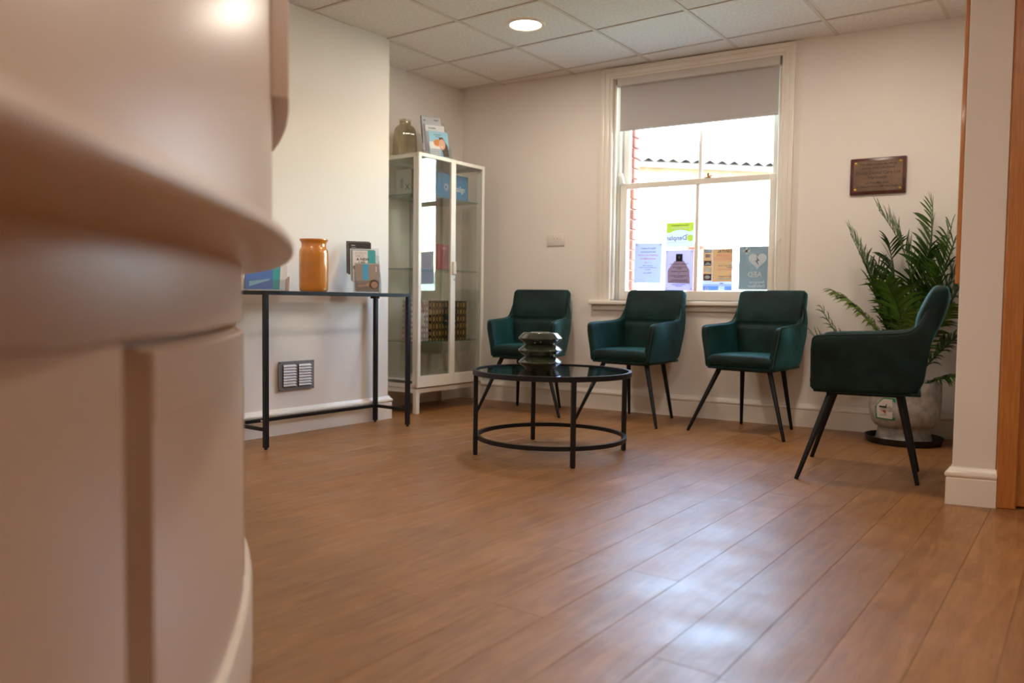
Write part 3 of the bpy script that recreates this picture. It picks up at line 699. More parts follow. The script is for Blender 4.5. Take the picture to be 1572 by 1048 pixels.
def d_mid(P, w, h_):
    P.rect(whp2, -w/2, 0, w*.16, h_, 1); P.rect(tealp, w*.16, 0, w/2, h_, 1)
    P.text(lgreyp, 'A NEW', .022, -w*.14, h_*.91, bold=.0003); P.text(lgreyp, 'SMILE.', .020, -w*.18, h_*.82, bold=.0003)
    P.text(darkp, 'A NEW', .023, -w*.06, h_*.71, bold=.0006); P.text(darkp, 'LIFE.', .023, -w*.08, h_*.60, bold=.0006)
    P.disc(greyp, -w*.36, h_*.46, w*.14, h_*.07, 2)
def d_back(P, w, h_):
    P.rect(darkp, -w/2, 0, w/2, h_, 1); P.rect(whp2, -w*.36, h_*.90, -w*.20, h_*.915, 2); P.rect(lgreyp, -w*.36, h_*.84, -w*.17, h_*.85, 2)
    P.poly(skin, [(.02, h_*.70), (w*.12, h_*.77), (w*.3, h_*.76), (w/2, h_*.66), (w/2, h_*.5), (-.02, h_*.6)], 2)
HL = Vector((-3.225, 3.705, TT)); hr = .80
holder('brochure_holder', 'clear tiered brochure holder at the right end of the console table', HL, hr, .140, ((.006,), (.062,), (.106,)), .19, .034, '')
brochures(HL, hr, .138, .172, .006, .0, 'brown brochure with a lying smiling face and blue strip, lowest tier on the console', 'brown edged brochure behind the face cover on the console', 'spare copies in the lowest tier on the console', [greyp, lgreyp, greyp], d_front, 2)
brochures(HL, hr, .138, .196, .066, .034, 'white and teal brochure reading A NEW LIFE on the console table', 'pale brochure edge stacked behind the white and teal cover', 'spare copies in the middle tier on the console', [whp2, greyp, tealp, lgreyp], d_mid, 4, dx=-.018)
brochures(HL, hr, .138, .200, .112, .068, 'charcoal brochure with a hand, topmost in the console table holder', 'charcoal brochure edge behind the topmost cover on the console', 'spare copies in the top tier on the console', [darkp, greyp, darkp], d_back, 3, dx=-.042)
def d_c0(P, w, h_):
    P.rect(skyb, -w/2, 0, w/2, h_, 1); P.poly(whp2, [(-w/2, 0), (w*.05, 0), (-w*.30, h_), (-w/2, h_)], 2) if False else P.rect(whp2, -w/2, 0, w*.06, h_*.62, 2)
    P.disc(orng, -w*.10, h_*.60, w*.18, h_*.13, 3); P.poly(hair, [(w*.0, h_*.8), (w*.2, h_*.82), (w*.45, h_*.5), (w*.5, h_*.1), (w*.2, h_*.1), (w*.1, h_*.5)], 3)
    P.disc(skin, w*.16, h_*.55, w*.17, h_*.20, 4); P.disc(whp2, w*.14, h_*.46, w*.05, h_*.02, 5)
    P.text(darkp, 'Straighter', .015, -w*.05, h_*.90, layer=3); P.text(darkp, 'teeth', .015, -w*.05, h_*.83, layer=3)
    for k in range(3): P.rect(purp, -w*.42, h_*(.34-.07*k), w*.02, h_*(.352-.07*k), 3)
    P.rect(tealp, -w*.42, h_*.08, w*.02, h_*.13, 3)
def d_c1(P, w, h_):
    P.rect(whp2, -w/2, 0, w/2, h_, 1); P.text(darkp, 'Invisible', .018, -w*.14, h_*.88, bold=.0004); P.rect(tealp, -w*.36, h_*.79, w*.16, h_*.80, 2)
    P.disc(tealp, -w*.2, h_*.62, w*.14, h_*.03, 2); P.poly(hair, [(w*.1, h_*.3), (w*.3, h_*.62), (w*.4, h_*.5), (w*.4, h_*.2)], 2)
def d_c2(P, w, h_):
    P.rect(lgreyp, -w/2, 0, w/2, h_, 1); P.disc(darkp, -w*.36, h_*.86, w*.05, h_*.02, 2); P.rect(darkp, w*.15, h_*.88, w*.38, h_*.905, 2)
CT = 1.7755
HC = Vector((-3.395, 4.668, CT)); hc = 1.02
holder('brochure_holder', 'clear tiered brochure holder on top of the white display cabinet', HC, hc, .148, ((.006,), (.062,), (.106,)), .20, .034, '')
brochures(HC, hc, .146, .200, .006, .0, 'pale blue brochure with a smiling woman with long hair on the cabinet', 'white brochure behind the blue face cover on the cabinet', 'spare copies in the lowest tier on the cabinet', [whp2, lgreyp, skyb], d_c0, 3)
brochures(HC, hc, .146, .200, .060, .034, 'white brochure with teal marks, middle tier on the cabinet', 'lilac edged brochure in the middle tier on the cabinet', 'spare copies in the middle tier on the cabinet', [whp2, purp, purp, lgreyp], d_c1, 4, dx=-.015)
brochures(HC, hc, .146, .205, .118, .068, 'grey white brochure, topmost tier on the cabinet', 'dark edged brochure in the top tier on the cabinet', 'spare copies in the top tier on the cabinet', [lgreyp, darkp, lgreyp], d_c2, 2, dx=-.030)
def d_b(P, w, h_):
    P.rect(bluep, -w/2, 0, w*.18, h_, 1); P.rect(tealp, w*.18, 0, w*.36, h_, 1); P.rect(whp2, w*.36, 0, w/2, h_, 1)
    P.poly(skyb, [(-w*.4, h_*.1), (w*.1, h_*.35), (w*.1, h_*.4), (-w*.4, h_*.3)], 2)
HB = Vector((-3.225, 2.905, TT)); hbz = .62
holder('brochure_holder', 'clear brochure holder beside the curved desk on the console table', HB, hbz, .20, ((.006,),), .14, .03, '')
brochures(HB, hbz, .205, .14, .006, .0, 'blue and cyan brochure standing at the desk end of the console', 'dark edged brochure behind the blue one by the desk', 'spare copies behind the blue brochure', [bluep, darkp, whp2], d_b, 2)

# ------------------------------------------------------------------ air vent on the chimney breast
vt = thing('air_vent', 'grey steel louvred air vent low on the left wall', 'vent', G(-3.737, 3.022, .335), g+pi/2)
vgm = mat('grey_steel', (.22, .21, .21), .45, .3); vsl = mat('white_louvre', (.72, .72, .74), .4); vdk = mat('vent_dark', (.02, .02, .02), .9)
# local: x along wall, front faces -y
B().box((-.128, -.004, -.084), (.128, 0, .084), .001).out('plate', vgm, vt)
for c_ in (-1, 1):
    B().box((c_*.055-.046, -.0046, -.066), (c_*.055+.046, -.0035, .066)).out('opening', vdk, vt, smooth=False)
    for k in range(8):
        z_ = .056-.016*k
        B().prism([(-.047, 0), (.047, 0), (.041, 1), (-.041, 1)], 0, .0015, 0, Matrix.Translation((c_*.055, -.0145, z_-.004)) @ Matrix(((1, 0, 0, 0), (0, .010, -.7, 0), (0, .0115, .9, 0), (0, 0, 0, 1)))).out('louvre', vsl, vt, smooth=False)
for sx_ in (-1, 1):
    for sz_ in (-1, 1): B().tube([(sx_*.121, -.003, sz_*.077), (sx_*.121, -.006, sz_*.077)], .003, 8).out('screw', vdk, vt)

# ------------------------------------------------------------------ wall plate and plaque on the back wall
wp = thing('wall_plate', 'small white double wall plate left of the window', 'wall plate', (-2.818, YB, 1.242))
plm = mat('white_plastic', (.74, .68, .61), .35)
B().box((-.074, -.009, -.044), (.074, 0, .044), .003, seg=2).out('plate', plm, wp)
for c_ in (-.040, .040):
    B().tube([(c_, -.008, -.004), (c_, -.013, -.004)], .020, 24).out('cover', plm, wp)
    B().tube([(c_*.35, -.009, .010), (c_*.35, -.0115, .010)], .003, 8).out('screw', mat('dark_screw', (.15, .12, .1), .5), wp)
pq = thing('plaque', 'engraved copper plaque on a dark wooden board above the plant', 'plaque', (-.618, YB, 1.566))
B().box((-.156, -.020, -.110), (.156, 0, .110), .006, seg=2).out('board', mat('mahogany', (.085, .018, .014), .3, var=.3, scale=20), pq)
B().box((-.136, -.0225, -.092), (.136, -.019, .092), .001).out('plate', mat('copper_plate', (.16, .10, .065), .42, .55, var=.18, scale=12, bump=.1, bscale=20), pq)
P = Print(lambda u, v, l: (u, -.0226-.0003*l, v)); eng = mat('engraved_dark', (.035, .016, .012), .6)
for s_, z_, sz in (('This plaque marks the official', .070, .0175), ('opening of the refurbished', .048, .0175), ('Ducks Dental Care Ltd', .018, .0262), ('Harleston', -.010, .0262), ('on 21st May 2002', -.042, .0175), ('by Edward Wilson OBE, East Anglia', -.064, .0158)):
    P.text(eng, s_, sz, 0, z_, bold=.0003)
for k in range(1): P.rect(eng, -.132, .0875, .132, .0885); P.rect(eng, -.132, -.0885, .132, -.0875)
P.out(pq)
gold = mat('gold_screw', (.65, .42, .08), .3, 1)
for sx_ in (-1, 1):
    for sz_ in (-1, 1): B().lathe([(.001, .004), (.004, .0035), (.0075, .001), (.008, 0)], 14, cap=False, M=Matrix.Translation((sx_*.124, -.0225, sz_*.080)) @ Matrix.Rotation(pi/2, 4, 'X')).out('screw', gold, pq)

# ------------------------------------------------------------------ display cabinet
cb = thing('display_cabinet', 'tall white steel display cabinet with glass doors in the alcove', 'cabinet', G(-3.722, 4.022, 0), g)
# local: x from -.40 (wall) to 0 (doors), y from 0 (near) to .73
W_, D_, Z0, Z1 = .718, .398, .176, 1.775
p_ = .030
b = B()
for x_, y_ in ((-p_, 0), (-p_, W_-p_), (-D_, 0), (-D_, W_-p_)):
    b.box((x_-(0.006 if x_ > -.1 else 0), y_, Z0), (x_+p_-(0.006 if x_ > -.1 else 0), y_+p_, Z1), .002)
for z0_, z1_ in ((Z0, Z0+.030), (Z1-.030, Z1)):
    b.box((-D_, 0, z0_), (-.006, p_, z1_), .002); b.box((-D_, W_-p_, z0_), (-.006, W_, z1_), .002); b.box((-D_, 0, z0_), (-D_+p_, W_, z1_), .002)
b.out('frame', CABM, cb)
B().box((-D_, 0, Z1-.006), (-.006, W_, Z1-.001)).out('top_panel', CABM, cb, smooth=False)
B().box((-D_+.003, .003, Z0+.050), (-.010, W_-.003, Z0+.062)).out('bottom_panel', CABM, cb, smooth=False)
B().box((-D_+.001, .01, Z0), (-D_+.004, W_-.01, Z1-.005)).out('back_panel', mat('cabinet_back', (.66, .60, .50), .5), cb, smooth=False)
for y_ in (.010, W_-.014): B().box((-D_+p_, y_, Z0+.03), (-p_-.006, y_+.004, Z1-.03)).out('side_glass', CABGL, cb, smooth=False)
B().box((-D_+.004, W_/2-.012, Z0+.06), (-D_+.014, W_/2+.012, Z1-.04), .001).out('shelf_rail', mat('rail_grey', (.42, .40, .36), .5), cb)
for k, z_ in enumerate((.493, .998, 1.505)):
    s_ = B().box((-D_+.016, .018, z_-.005), (-.020, W_-.018, z_), 0).out('shelf', SHELFGL, cb, smooth=False)
    B().box((-.0205, .018, z_-.005), (-.0195, W_-.018, z_)).out('shelf_edge', EDGEGL, s_, smooth=False)
    B().box((-D_+.016, .0165, z_-.005), (-.020, .0178, z_)).out('shelf_edge', EDGEGL, s_, smooth=False)
dw = W_/2-.0015
for y0_, sgn in ((0, 1), (W_/2+.0015, -1)):
    b = B(); z0_, z1_ = Z0+.006, Z1
    b.box((-.004, y0_, z0_), (.016, y0_+.028, z1_), .002); b.box((-.004, y0_+dw-.028, z0_), (.016, y0_+dw, z1_), .002)
    b.box((-.004, y0_+.028, z0_), (.016, y0_+dw-.028, z0_+.078), .002); b.box((-.004, y0_+.028, z1_-.026), (.016, y0_+dw-.028, z1_), .002)
    d_ = b.out('door', CABM, cb)
    if sgn > 0: d_.rotation_euler = (0, 0, -radians(1.15))    # left door not quite shut
    B().box((.004, y0_+.026, z0_+.076), (.008, y0_+dw-.026, z1_-.024)).out('door_glass', CABGL, d_, smooth=False)
    hy = y0_+dw-.016 if sgn > 0 else y0_+.004
    B().box((.016, hy, .965), (.036, hy+.012, 1.055), .003).out('door_handle', CABM, d_)
    if sgn < 0: B().tube([(.014, y0_+.014, .93), (.019, y0_+.014, .93)], .006, 12).out('lock', mat('lock_steel', (.5, .5, .52), .3, 1), d_)
b = B(); lh = .142
b.box((-D_+.004, .004, lh), (0, W_-.004, Z0-.002), .001)
b.out('plinth_frame', CABM, cb)
for x_, y_ in ((-.034, .004), (-.034, W_-.038), (-D_+.004, .004), (-D_+.004, W_-.038)):
    b = B(); b.box((x_, y_, 0), (x_+.034, y_+.034, lh), .002)
    for k in range(5):   # rounded shoulder where the leg meets the frame
        r_ = .030; q0 = r_*(1-sin(pi/2*(k+.5)/5))
        sy = 1 if y_ < .3 else -1; ya = y_+.034 if sy > 0 else y_
        b.box((x_+.002, min(ya, ya+sy*q0), lh-r_*(1-cos(pi/2*(k)/5))-.0 - r_*.2), (x_+.032, max(ya, ya+sy*q0), lh))
    b.out('leg', CABM, cb)
# contents
def CG(a, b_, z): return G(a, b_, z)
bx = thing('logo_box', 'bright blue box with a white starburst and word on the top shelf', 'box', G(-3.815, 4.505, 1.505), g+pi/2)
cyb = mat('box_blue', (.012, .24, .56), .4)
B().box((-.175, 0, 0), (.175, .07, .192), .002).out('carton', cyb, bx)
P = Print(lambda u, v, l: (u, -.0004*l, v))
for k in range(12):
    q = 2*pi*k/12; c_, s_ = cos(q), sin(q); P.poly(whp2, [(-.078+.012*c_-.0035*s_, .092+.012*s_+.0035*c_), (-.078+.012*c_+.0035*s_, .092+.012*s_-.0035*c_), (-.078+.031*c_+.0015*s_, .092+.031*s_-.0015*c_), (-.078+.031*c_-.0015*s_, .092+.031*s_+.0015*c_)])
P.text(whp2, 'invisalign', .058, .052, .090, bold=.0010, sx=.80); P.out(bx)
wb = thing('white_carton', 'white carton with a scribbled mark on the top shelf, wall side', 'box', G(-4.03, 4.24, 1.505), g)
B().box((-.075, -.03, 0), (.075, .10, .205), .002).out('carton', PAPER, wb)
P = Print(lambda u, v, l: (u, -.0304-.0004*l, v)); P.poly(INK, [(.02, .06), (.024, .058), (.06, .10), (.056, .103)]); P.poly(INK, [(.02, .10), (.024, .103), (.06, .062), (.056, .058)]); P.rect(lgreyp, -.03, .07, .0, .14); P.out(wb)
kb = thing('grey_file_box', 'dark grey upright box beside the white carton, top shelf', 'box', G(-3.905, 4.24, 1.505), g)
B().box((-.04, -.03, 0), (.04, .10, .20), .002).out('carton', mat('dark_grey_card', (.10, .095, .09), .6), kb)
pk = thing('pink_book', 'rose red hardback booklet standing on the middle glass shelf', 'book', G(-3.79, 4.372, .998), g+pi/2-.05)
B().box((-.058, 0, 0), (.058, .022, .183), .002).out('cover', mat('rose_cover', (.42, .07, .09), .45), pk)
P = Print(lambda u, v, l: (u, -.0004*l, v)); pc = mat('pale_pink_print', (.75, .45, .45), .5)
P.text(pc, 'SMILE', .020, .01, .155, bold=.0004); P.rect(pc, -.044, .01, -.041, .175); P.text(pc, 'care guide', .012, .014, .025); P.out(pk)
def patterned(nm, base, dots, scale):
    m = bpy.data.materials.new(nm); m.use_nodes = True; nt = m.node_tree; bs = nt.nodes['Principled BSDF']; bs.inputs['Roughness'].default_value = .45
    tc = nt.nodes.new('ShaderNodeTexCoord'); mp = nt.nodes.new('ShaderNodeMapping'); mp.inputs['Scale'].default_value = (scale, scale, scale); nt.links.new(tc.outputs['Object'], mp.inputs[0])
    sx_ = nt.nodes.new('ShaderNodeSeparateXYZ'); nt.links.new(mp.outputs[0], sx_.inputs[0])
    def ma(op, a, b_=None):
        n_ = nt.nodes.new('ShaderNodeMath'); n_.operation = op
        for i, v in enumerate((a, b_)):
            if v is None: continue
            if isinstance(v, (int, float)): n_.inputs[i].default_value = v
            else: nt.links.new(v, n_.inputs[i])
        return n_.outputs[0]
    xx = ma('ADD', sx_.outputs[0], sx_.outputs[1])
    v1 = ma('ADD', ma('COSINE', ma('MULTIPLY', xx, 6.283)), ma('COSINE', ma('MULTIPLY', sx_.outputs[2], 4.1)))
    f_ = ma('LESS_THAN', ma('ABSOLUTE', ma('SUBTRACT', ma('ABSOLUTE', v1), .75)), .55)
    mx = nt.nodes.new('ShaderNodeMix'); mx.data_type = 'RGBA'; nt.links.new(f_, mx.inputs[0])
    mx.inputs[6].default_value = (*base, 1); mx.inputs[7].default_value = (*dots, 1); nt.links.new(mx.outputs[2], bs.inputs['Base Color'])
    return m
gbk = patterned('gold_lattice', (.38, .23, .06), (.022, .011, .006), 15); rbk = patterned('copper_lattice', (.62, .58, .56), (.34, .18, .12), 20)
gb = thing('gold_gift_bag', 'black and gold patterned gift bag on the lower glass shelf', 'gift bag', G(-3.80, 4.455, .493), g+pi/2)
B().box((-.205, 0, 0), (.205, .10, .285), .003).out('bag', gbk, gb)
B().box((-.065, -.002, .105), (.085, -.0004, .190)).out('label_panel', INK, gb)
B().tube([(-.055, -.003, .19), (-.058, -.004, .255), (-.050, -.003, .268)], .0045, 6).out('handle', INK, gb)
B().tube([(.072, -.003, .19), (.075, -.004, .255), (.068, -.003, .268)], .0045, 6).out('handle', INK, gb)
P = Print(lambda u, v, l: (u, -.0022-.0003*l, v)); gi = mat('gold_print', (.45, .30, .10), .4); P.rect(gi, -.050, .135, -.025, .145); P.rect(gi, .05, .135, .072, .145); P.out(gb)
rb = thing('copper_gift_bag', 'white and copper patterned gift bag on the lower glass shelf', 'gift bag', G(-3.80, 4.165, .493), g+pi/2)
B().box((-.105, 0, 0), (.072, .09, .285), .003).out('bag', rbk, rb)
B().box((-.085, -.0018, .115), (.018, -.0004, .195)).out('label_panel', mat('cream_label', (.62, .52, .40), .5), rb)
P = Print(lambda u, v, l: (u, -.0019-.0003*l, v)); P.rect(gi, -.07, .150, .005, .152); P.rect(gi, -.07, .140, .005, .142); P.out(rb)
rose = mat('rose_gold', (.60, .28, .14), .35, .6)
B().tube([(-.075+.09*k/12, -.003, .20+.10*sin(pi*k/12)) for k in range(13)], .003, 6).out('handle', rose, rb)

# smoked vase on the cabinet
vs = thing('ribbed_glass_vase', 'smoky brown ribbed glass vase with a short neck on the cabinet', 'vase', (-3.575, 4.492, CT))
smoke = glass_mat('smoked_glass', (.66, .60, .45), 1.5, .05, .09)
pv = [(a_, c_*1.09) for a_, c_ in [(.002, .004), (.078, .002), (.084, .006), (.085, .02), (.083, .08), (.078, .14), (.071, .18), (.060, .198), (.046, .206), (.040, .212), (.039, .236), (.042, .240), (.040, .242)]]
B().lathe(pv, 240, cap=False, mod=lambda q, z: 1+(.022*cos(30*q) if .015 < z < .205 else 0)).out('body', smoke, vs, ang=80)

# ------------------------------------------------------------------ velvet chairs
def interp(pts, t):
    n = len(pts)-1; x = t*n; i = min(int(x), n-1); f = x-i
    return [pts[i][k]+(pts[i+1][k]-pts[i][k])*f for k in range(len(pts[0]))]
def catmull(pts, t):
    n = len(pts)-1; x = min(max(t, 0), 1)*n; i = min(int(x), n-1); f = x-i
    p0, p1, p2, p3 = pts[max(i-1, 0)], pts[i], pts[i+1], pts[min(i+2, n)]
    return [.5*((2*p1[k])+(-p0[k]+p2[k])*f+(2*p0[k]-5*p1[k]+4*p2[k]-p3[k])*f*f+(-p0[k]+3*p1[k]-3*p2[k]+p3[k])*f**3) for k in range(len(p1))]
sm = lambda x: max(0, min(1, x))**2*(3-2*max(0, min(1, x)))
def make_chair(label, loc, rz):
    t = thing('velvet_armchair', label, 'chair', loc, rz, None)
    def seat(u, v):
        x = -.200+.400*u; y = -.238+.44*v
        z = .440+.006*sin(pi*u)*sin(pi*v)-.006*v
        return Vector((x, y, z)), Vector((0, 0, 1)), (.040, .036)
    B().slab(seat, 22, 22, 6).out('seat', VELVET, t, ang=80)
    B().box((-.205, -.222, .388), (.205, .215, .404), .006, seg=2).out('seat_base', VELVET, t)
    bp = [(.186, .405, .034), (.190, .47, .034), (.200, .56, .036), (.212, .62, .040), (.224, .660, .042), (.240, .72, .052), (.262, .79, .050), (.276, .84, .040), (.281, .868, .030)]
    def back(u, v):
        y, z, h = catmull(bp, v); hw_ = .200+.014*sm((z-.5)/.14)+.001*sm((z-.66)/.2)
        r_ = .030; dz = max(0, z-(.868-r_)); hw_ -= r_-sqrt(max(0, r_*r_-dz*dz))
        x = (2*u-1)*hw_; y2 = y - .30*x*x + .010*(abs(2*u-1)**4)
        crease = .013*math.exp(-((z-.645)/.009)**2)
        return Vector((x, y2, z)), Vector((0, -1, .12)).normalized(), (h-crease, h)
    B().slab(back, 26, 46, 6).out('backrest', VELVET, t, ang=80)
    Tp = [(-.228, .612), (-.222, .634), (-.190, .645), (-.09, .650), (.03, .656), (.12, .662), (.172, .676), (.208, .722), (.232, .790), (.252, .846), (.276, .866)]
    Bt = [(-.230, .405), (-.222, .398), (-.190, .396), (-.09, .396), (.05, .398), (.17, .402), (.218, .440), (.232, .52), (.246, .62), (.268, .75), (.284, .848)]
    for s_ in (-1, 1):
        def xof(y, z):
            return .197+.032*sm((z-.40)/.24)*sm((.10-y)/.30) + .016*sm((z-.45)/.15)*sm((y+.05)/.2) - .028*sm((z-.66)/.18)
        def arm(u, v, s_=s_):
            a = catmull(Tp, u); c = catmull(Bt, u); y = c[0]+(a[0]-c[0])*v; z = c[1]+(a[1]-c[1])*v
            return Vector((s_*xof(y, z), y, z)), Vector((s_, -.15*s_*0, 0)), .021
        ar = B(); ar.slab(arm, 40, 20, 6); ao = ar.out('armrest', VELVET, t, ang=80)
        path = []
        for k in range(34):
            a = catmull(Tp, k/33); path.append((s_*(xof(a[0], a[1])+.012), a[0], a[1]+.0005))
        c0 = [(s_*(xof(-.230, z_)+.012), -.231, z_) for z_ in (.41, .47, .53, .58)]
        B().tube(c0+path, .0038, 6).out('piping', PIPE, ao)
    b = B(); b.box((-.16, -.17, .376), (.16, .15, .389), .003); b.out('under_frame', BLACKL, t)
    for s_ in (-1, 1):
        for (tx, ty, fx, fy) in ((.158, -.150, .300, -.272), (.130, .130, .165, .214)):
            tp = Vector((s_*tx, ty, .384)); ft = Vector((s_*fx, fy, .0)); d_ = (tp-ft)
            b = B(); b.tube([ft+Vector((0, 0, .0))+d_*.003, ft+d_*.01, ft+d_*.5, tp], [.0085, .0095, .0125, .0155], 16); b.out('leg', BLACKL, t)
    return t
ch = make_chair('green velvet armchair beside the cabinet, behind the coffee table vase', (-2.816, 4.975, 0), .20)
dup(ch, (-2.020, 5.005, 0), -.118, 'green velvet armchair under the left half of the window')
dup(ch, (-1.238, 4.985, 0), -.150, 'green velvet armchair under the right edge of the window')
dup(ch, (-.472, 4.022, 0), -1.50, 'green velvet armchair turned side on, in front of the potted palm')

# ------------------------------------------------------------------ coffee table
CTR = (-1.930, 3.640)
cf = thing('coffee_table', 'round black metal coffee table with a dark glass top', 'table', (CTR[0], CTR[1], 0), radians(-2))
def ring(r0, r1, z0, z1, n=96): return B().lathe([(r0, z0), (r1, z0), (r1, z1), (r0, z1), (r0, z0)], n, cap=False)
TR = .408
ring(TR-.016, TR, .405, .430).out('top_ring', BLACKM, cf, ang=40)
ring(TR-.028, TR-.015, .410, .416).out('glass_ledge', BLACKM, cf, ang=40)
B().lathe([(.001, .417), (TR-.0165, .417), (TR-.0165, .424), (.001, .424)], 96, cap=False).out('glass_top', DARKGL, cf, ang=40)
ring(TR-.036, TR-.020, .078, .098).out('lower_ring', BLACKM, cf, ang=40)
for k in range(4):
    q = radians(45+90*k+0)
    Mx = Matrix.Rotation(q, 4, 'Z')
    b = B(); b.box((TR-.022, -.011, .004), (TR-.001, .011, .405), .001, Mx); b.box((TR-.020, -.009, 0), (TR-.003, .009, .005), 0, Mx); b.out('leg', BLACKM, cf)
    b = B(); b.box((TR-.055, -.016, .401), (TR-.015, .016, .405), .001, Mx); b.out('bracket', BLACKM, cf)
# concertina vase
vz = thing('concertina_vase', 'dark green glossy three tiered ceramic vase on the coffee table', 'vase', (-2.058, 3.745, .4245))
gz = mat('dark_green_glaze', (.030, .040, .022), .07, var=.35, scale=4, coat=.5, spec=.7)
tier = [(.080, .001), (.098, .013), (.1155, .0275), (.1185, .032), (.1155, .0365), (.098, .051), (.080, .062)]
prof = [(.06, .001), (.080, 0)]
for k in range(3):
    for r_, z_ in tier: prof.append((r_, z_*1.01+.0635*k+.001))
prof = prof[:-2] + [(.095, .186), (.086, .191), (.072, .192), (.052, .190), (.046, .186), (.044, .16), (.05, .02)]
def sub(pr): 
    o_ = []
    for k in range((len(pr)-1)*4+1): o_.append(tuple(catmull(pr, k/((len(pr)-1)*4))))
    return o_
B().lathe(sub(prof), 72).out('body', gz, vz, ang=80)

# ------------------------------------------------------------------ potted palm
pp = thing('potted_palm', 'leafy areca palm in a round grey stone pot on a black saucer', 'plant', (-.405, 5.075, 0))
stone = mat('grey_stone_pot', (.40, .37, .33), .9, var=.20, scale=26, bump=.4, bscale=50)
B().lathe([(.02, .012), (.150, .010), (.146, .03), (.136, .085), (.140, .092), (.155, .100), (.172, .125), (.183, .160), (.187, .20), (.188, .30), (.187, .352), (.184, .356), (.176, .352), (.175, .30), (.05, .29)], 56).out('pot', stone, pp, ang=50)
B().lathe([(.14, .004), (.195, .002), (.205, .034), (.209, .038), (.203, .038), (.193, .008), (.02, .008)], 56).out('saucer', mat('black_plastic', (.010, .010, .010), .35), pp, ang=40)
B().lathe([(.001, .325), (.175, .322)], 24, cap=False).out('soil', mat('dark_soil', (.03, .02, .012), .95), pp)
# sticker, curved round the pot, facing the camera
stp = mat('sticker_paper', (.62, .56, .52), .5); stg = mat('sticker_green', (.01, .22, .08), .45); str_ = mat('sticker_red', (.45, .02, .03), .5)
a_c = radians(-119)
def onpot(u, v, l):
    z_ = .205+v; r_ = (.187 if z_ > .17 else .187-.25*(.17-z_)) + .0012+.0004*l; q = a_c+(u)/.187
    return (r_*cos(q), r_*sin(q), z_)
def strip(P, m, pts, layer):
    P.poly(m, pts, layer)
st = bmesh.new()
P = Print(onpot)
for k in range(8):      # paper in strips so that it follows the curve
    u0, u1 = -.064+.016*k, -.064+.016*(k+1)
    top = lambda u: min(.062, .062-(-.005-u)*1.0) if u < -.005 else .062
    P.poly(stg, [(u0, -.062), (u1, -.062), (u1, top(u1)), (u0, top(u0))], 1)
    if 0 < k < 7:
        P.poly(stp, [(u0, -.055), (u1, -.055), (u1, top(u1)-.007), (u0, top(u0)-.007)], 2)
P.rect(INK, -.030, .004, .014, .014, 3); P.rect(INK, .012, .008, .017, .026, 3); P.disc(str_, .004, -.014, .008, .007, 3); P.rect(str_, -.02, -.0145, .0, -.012, 3); P.rect(stg, -.03, -.038, .02, -.036, 3)
P.out(pp)
leafm = [mat('palm_leaf_deep', (.028, .080, .008), .42, var=.3, scale=12, spec=.4), mat('palm_leaf_mid', (.050, .125, .012), .42, var=.3, scale=12, spec=.4), mat('palm_leaf_light', (.12, .20, .022), .45, var=.3, scale=12, spec=.4)]
def frond(base, mid, tip, nl, ll, m, droop=.25, start=.25, width=.0075, side=1):
    """bezier rachis with narrow folded leaflets"""
    p0, p1, p2 = Vector(base), Vector(mid), Vector(tip)
    bz = lambda t: p0*(1-t)**2+p1*2*t*(1-t)+p2*t*t
    N = 14; b = B(); b.tube([bz(k/N) for k in range(N+1)], [.0045*(1-.8*k/N)+.0006 for k in range(N+1)], 6)
    bm = bmesh.new()
    for k in range(nl):
        t = start+(1-start)*(k+.5)/nl; P_ = bz(t); d = (bz(min(1, t+.02))-bz(max(0, t-.02))).normalized()
        upv = Vector((0, 0, 1)); sd_ = d.cross(upv)
        if sd_.length < .2: sd_ = Vector((1, .3, 0)).cross(d)
        sd_.normalize(); nrm = sd_.cross(d).normalized()
        for s_ in (-1, 1):
            L = ll*(.55+.75*sin(pi*min(1, .12+.80*(t-start)/(1-start))))*random.uniform(.85, 1.1)
            out = (sd_*s_*.75+d*(.55+.5*(t-start))+nrm*.25+Vector((random.uniform(-.12, .12), random.uniform(-.12, .12), random.uniform(-.1, .1)))).normalized()
            pts = []
            for j in range(5):
                f = j/4; q = P_+out*L*f - Vector((0, 0, 1))*droop*L*f*f; pts.append(q)
            ws = [.35, .95, 1.0, .7, .03]
            wv = out.cross(nrm).normalized()*width*(L/ll)
            rings_ = [[bm.verts.new(pts[j]-wv*ws[j]+nrm*width*.35*ws[j]), bm.verts.new(pts[j]), bm.verts.new(pts[j]+wv*ws[j]+nrm*width*.35*ws[j])] for j in range(5)]
            for a, c in zip(rings_, rings_[1:]):
                bm.faces.new([a[0], a[1], c[1], c[0]]); bm.faces.new([a[1], a[2], c[2], c[1]])
    b.merge(bm)
    # keep the foliage in front of the wall
    for v in b.bm.verts:
        if v.co.y > .262: v.co.y = .262 - .03*math.tanh((v.co.y-.262)*3)
        if v.co.x > .40: v.co.x = .40 - .03*math.tanh((v.co.x-.40)*3) 
    return b.out('frond', m, pp, ang=180)
Z = .33
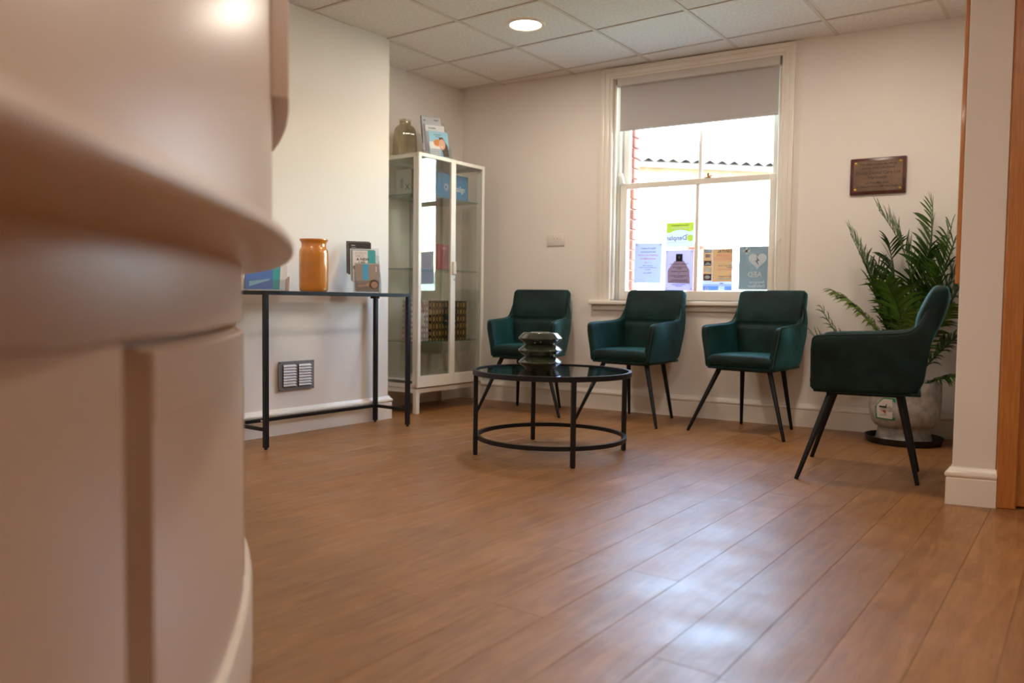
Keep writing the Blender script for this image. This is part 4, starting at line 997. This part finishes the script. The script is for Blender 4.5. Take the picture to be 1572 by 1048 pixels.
FR = [((.0, .0), (.14, -.02, .93), (-.17, -.02, 1.00), 26, .20, 1, .15),
      ((.01, .01), (.12, .06, .98), (.10, .08, 1.02), 22, .20, 1, .2),
      ((-.02, .0), (-.12, .02, .80), (-.32, .0, .87), 26, .20, 1, .2),
      ((-.01, .02), (-.10, .05, .62), (-.26, .08, .75), 24, .20, 0, .2),
      ((.0, -.02), (-.10, -.05, .66), (-.38, -.06, .52), 30, .20, 2, .50),
      ((-.02, -.01), (-.18, -.03, .26), (-.46, -.02, .42), 16, .21, 1, .45),
      ((-.02, .01), (-.14, .0, .22), (-.50, .0, .26), 16, .20, 1, .10),
      ((.02, .0), (.10, .0, .72), (.22, -.04, .80), 28, .22, 1, .35),
      ((.02, .02), (.14, .03, .66), (.30, .0, .66), 28, .23, 0, .45),
      ((.02, .0), (.16, -.02, .55), (.33, -.08, .36), 26, .22, 0, .5),
      ((.01, -.02), (.08, -.10, .70), (.18, -.24, .44), 28, .21, 2, .50),
      ((.0, -.02), (.02, -.10, .72), (-.10, -.24, .58), 28, .20, 1, .40),
      ((.0, -.01), (.04, -.06, .78), (.10, -.10, .76), 26, .20, 0, .3),
      ((.02, .03), (.12, .08, .80), (.28, .10, .74), 26, .22, 0, .3),
      ((-.01, .02), (-.04, .06, .74), (-.12, .10, .82), 26, .21, 0, .25),
      ((.03, -.01), (.20, -.05, .40), (.30, -.10, .08), 18, .18, 0, .5),
      ((.0, .0), (-.03, -.02, .62), (-.16, -.08, .68), 24, .20, 0, .3),
      ((.02, .0), (.06, .02, .66), (.12, .02, .70), 24, .21, 0, .25),
      ((.0, .01), (-.02, .03, .56), (-.20, .02, .60), 24, .20, 0, .4),
      ((.02, .01), (.10, .05, .70), (.20, .06, .90), 24, .20, 1, .3)]
for (bx_, by_), md, tp, nl, ll, mi, dr_ in FR:
    frond((bx_, by_, Z-.02), md, (tp[0], tp[1], tp[2]+Z), nl, ll, leafm[mi], dr_, .34 if tp[2] > .5 else .25, .0085)
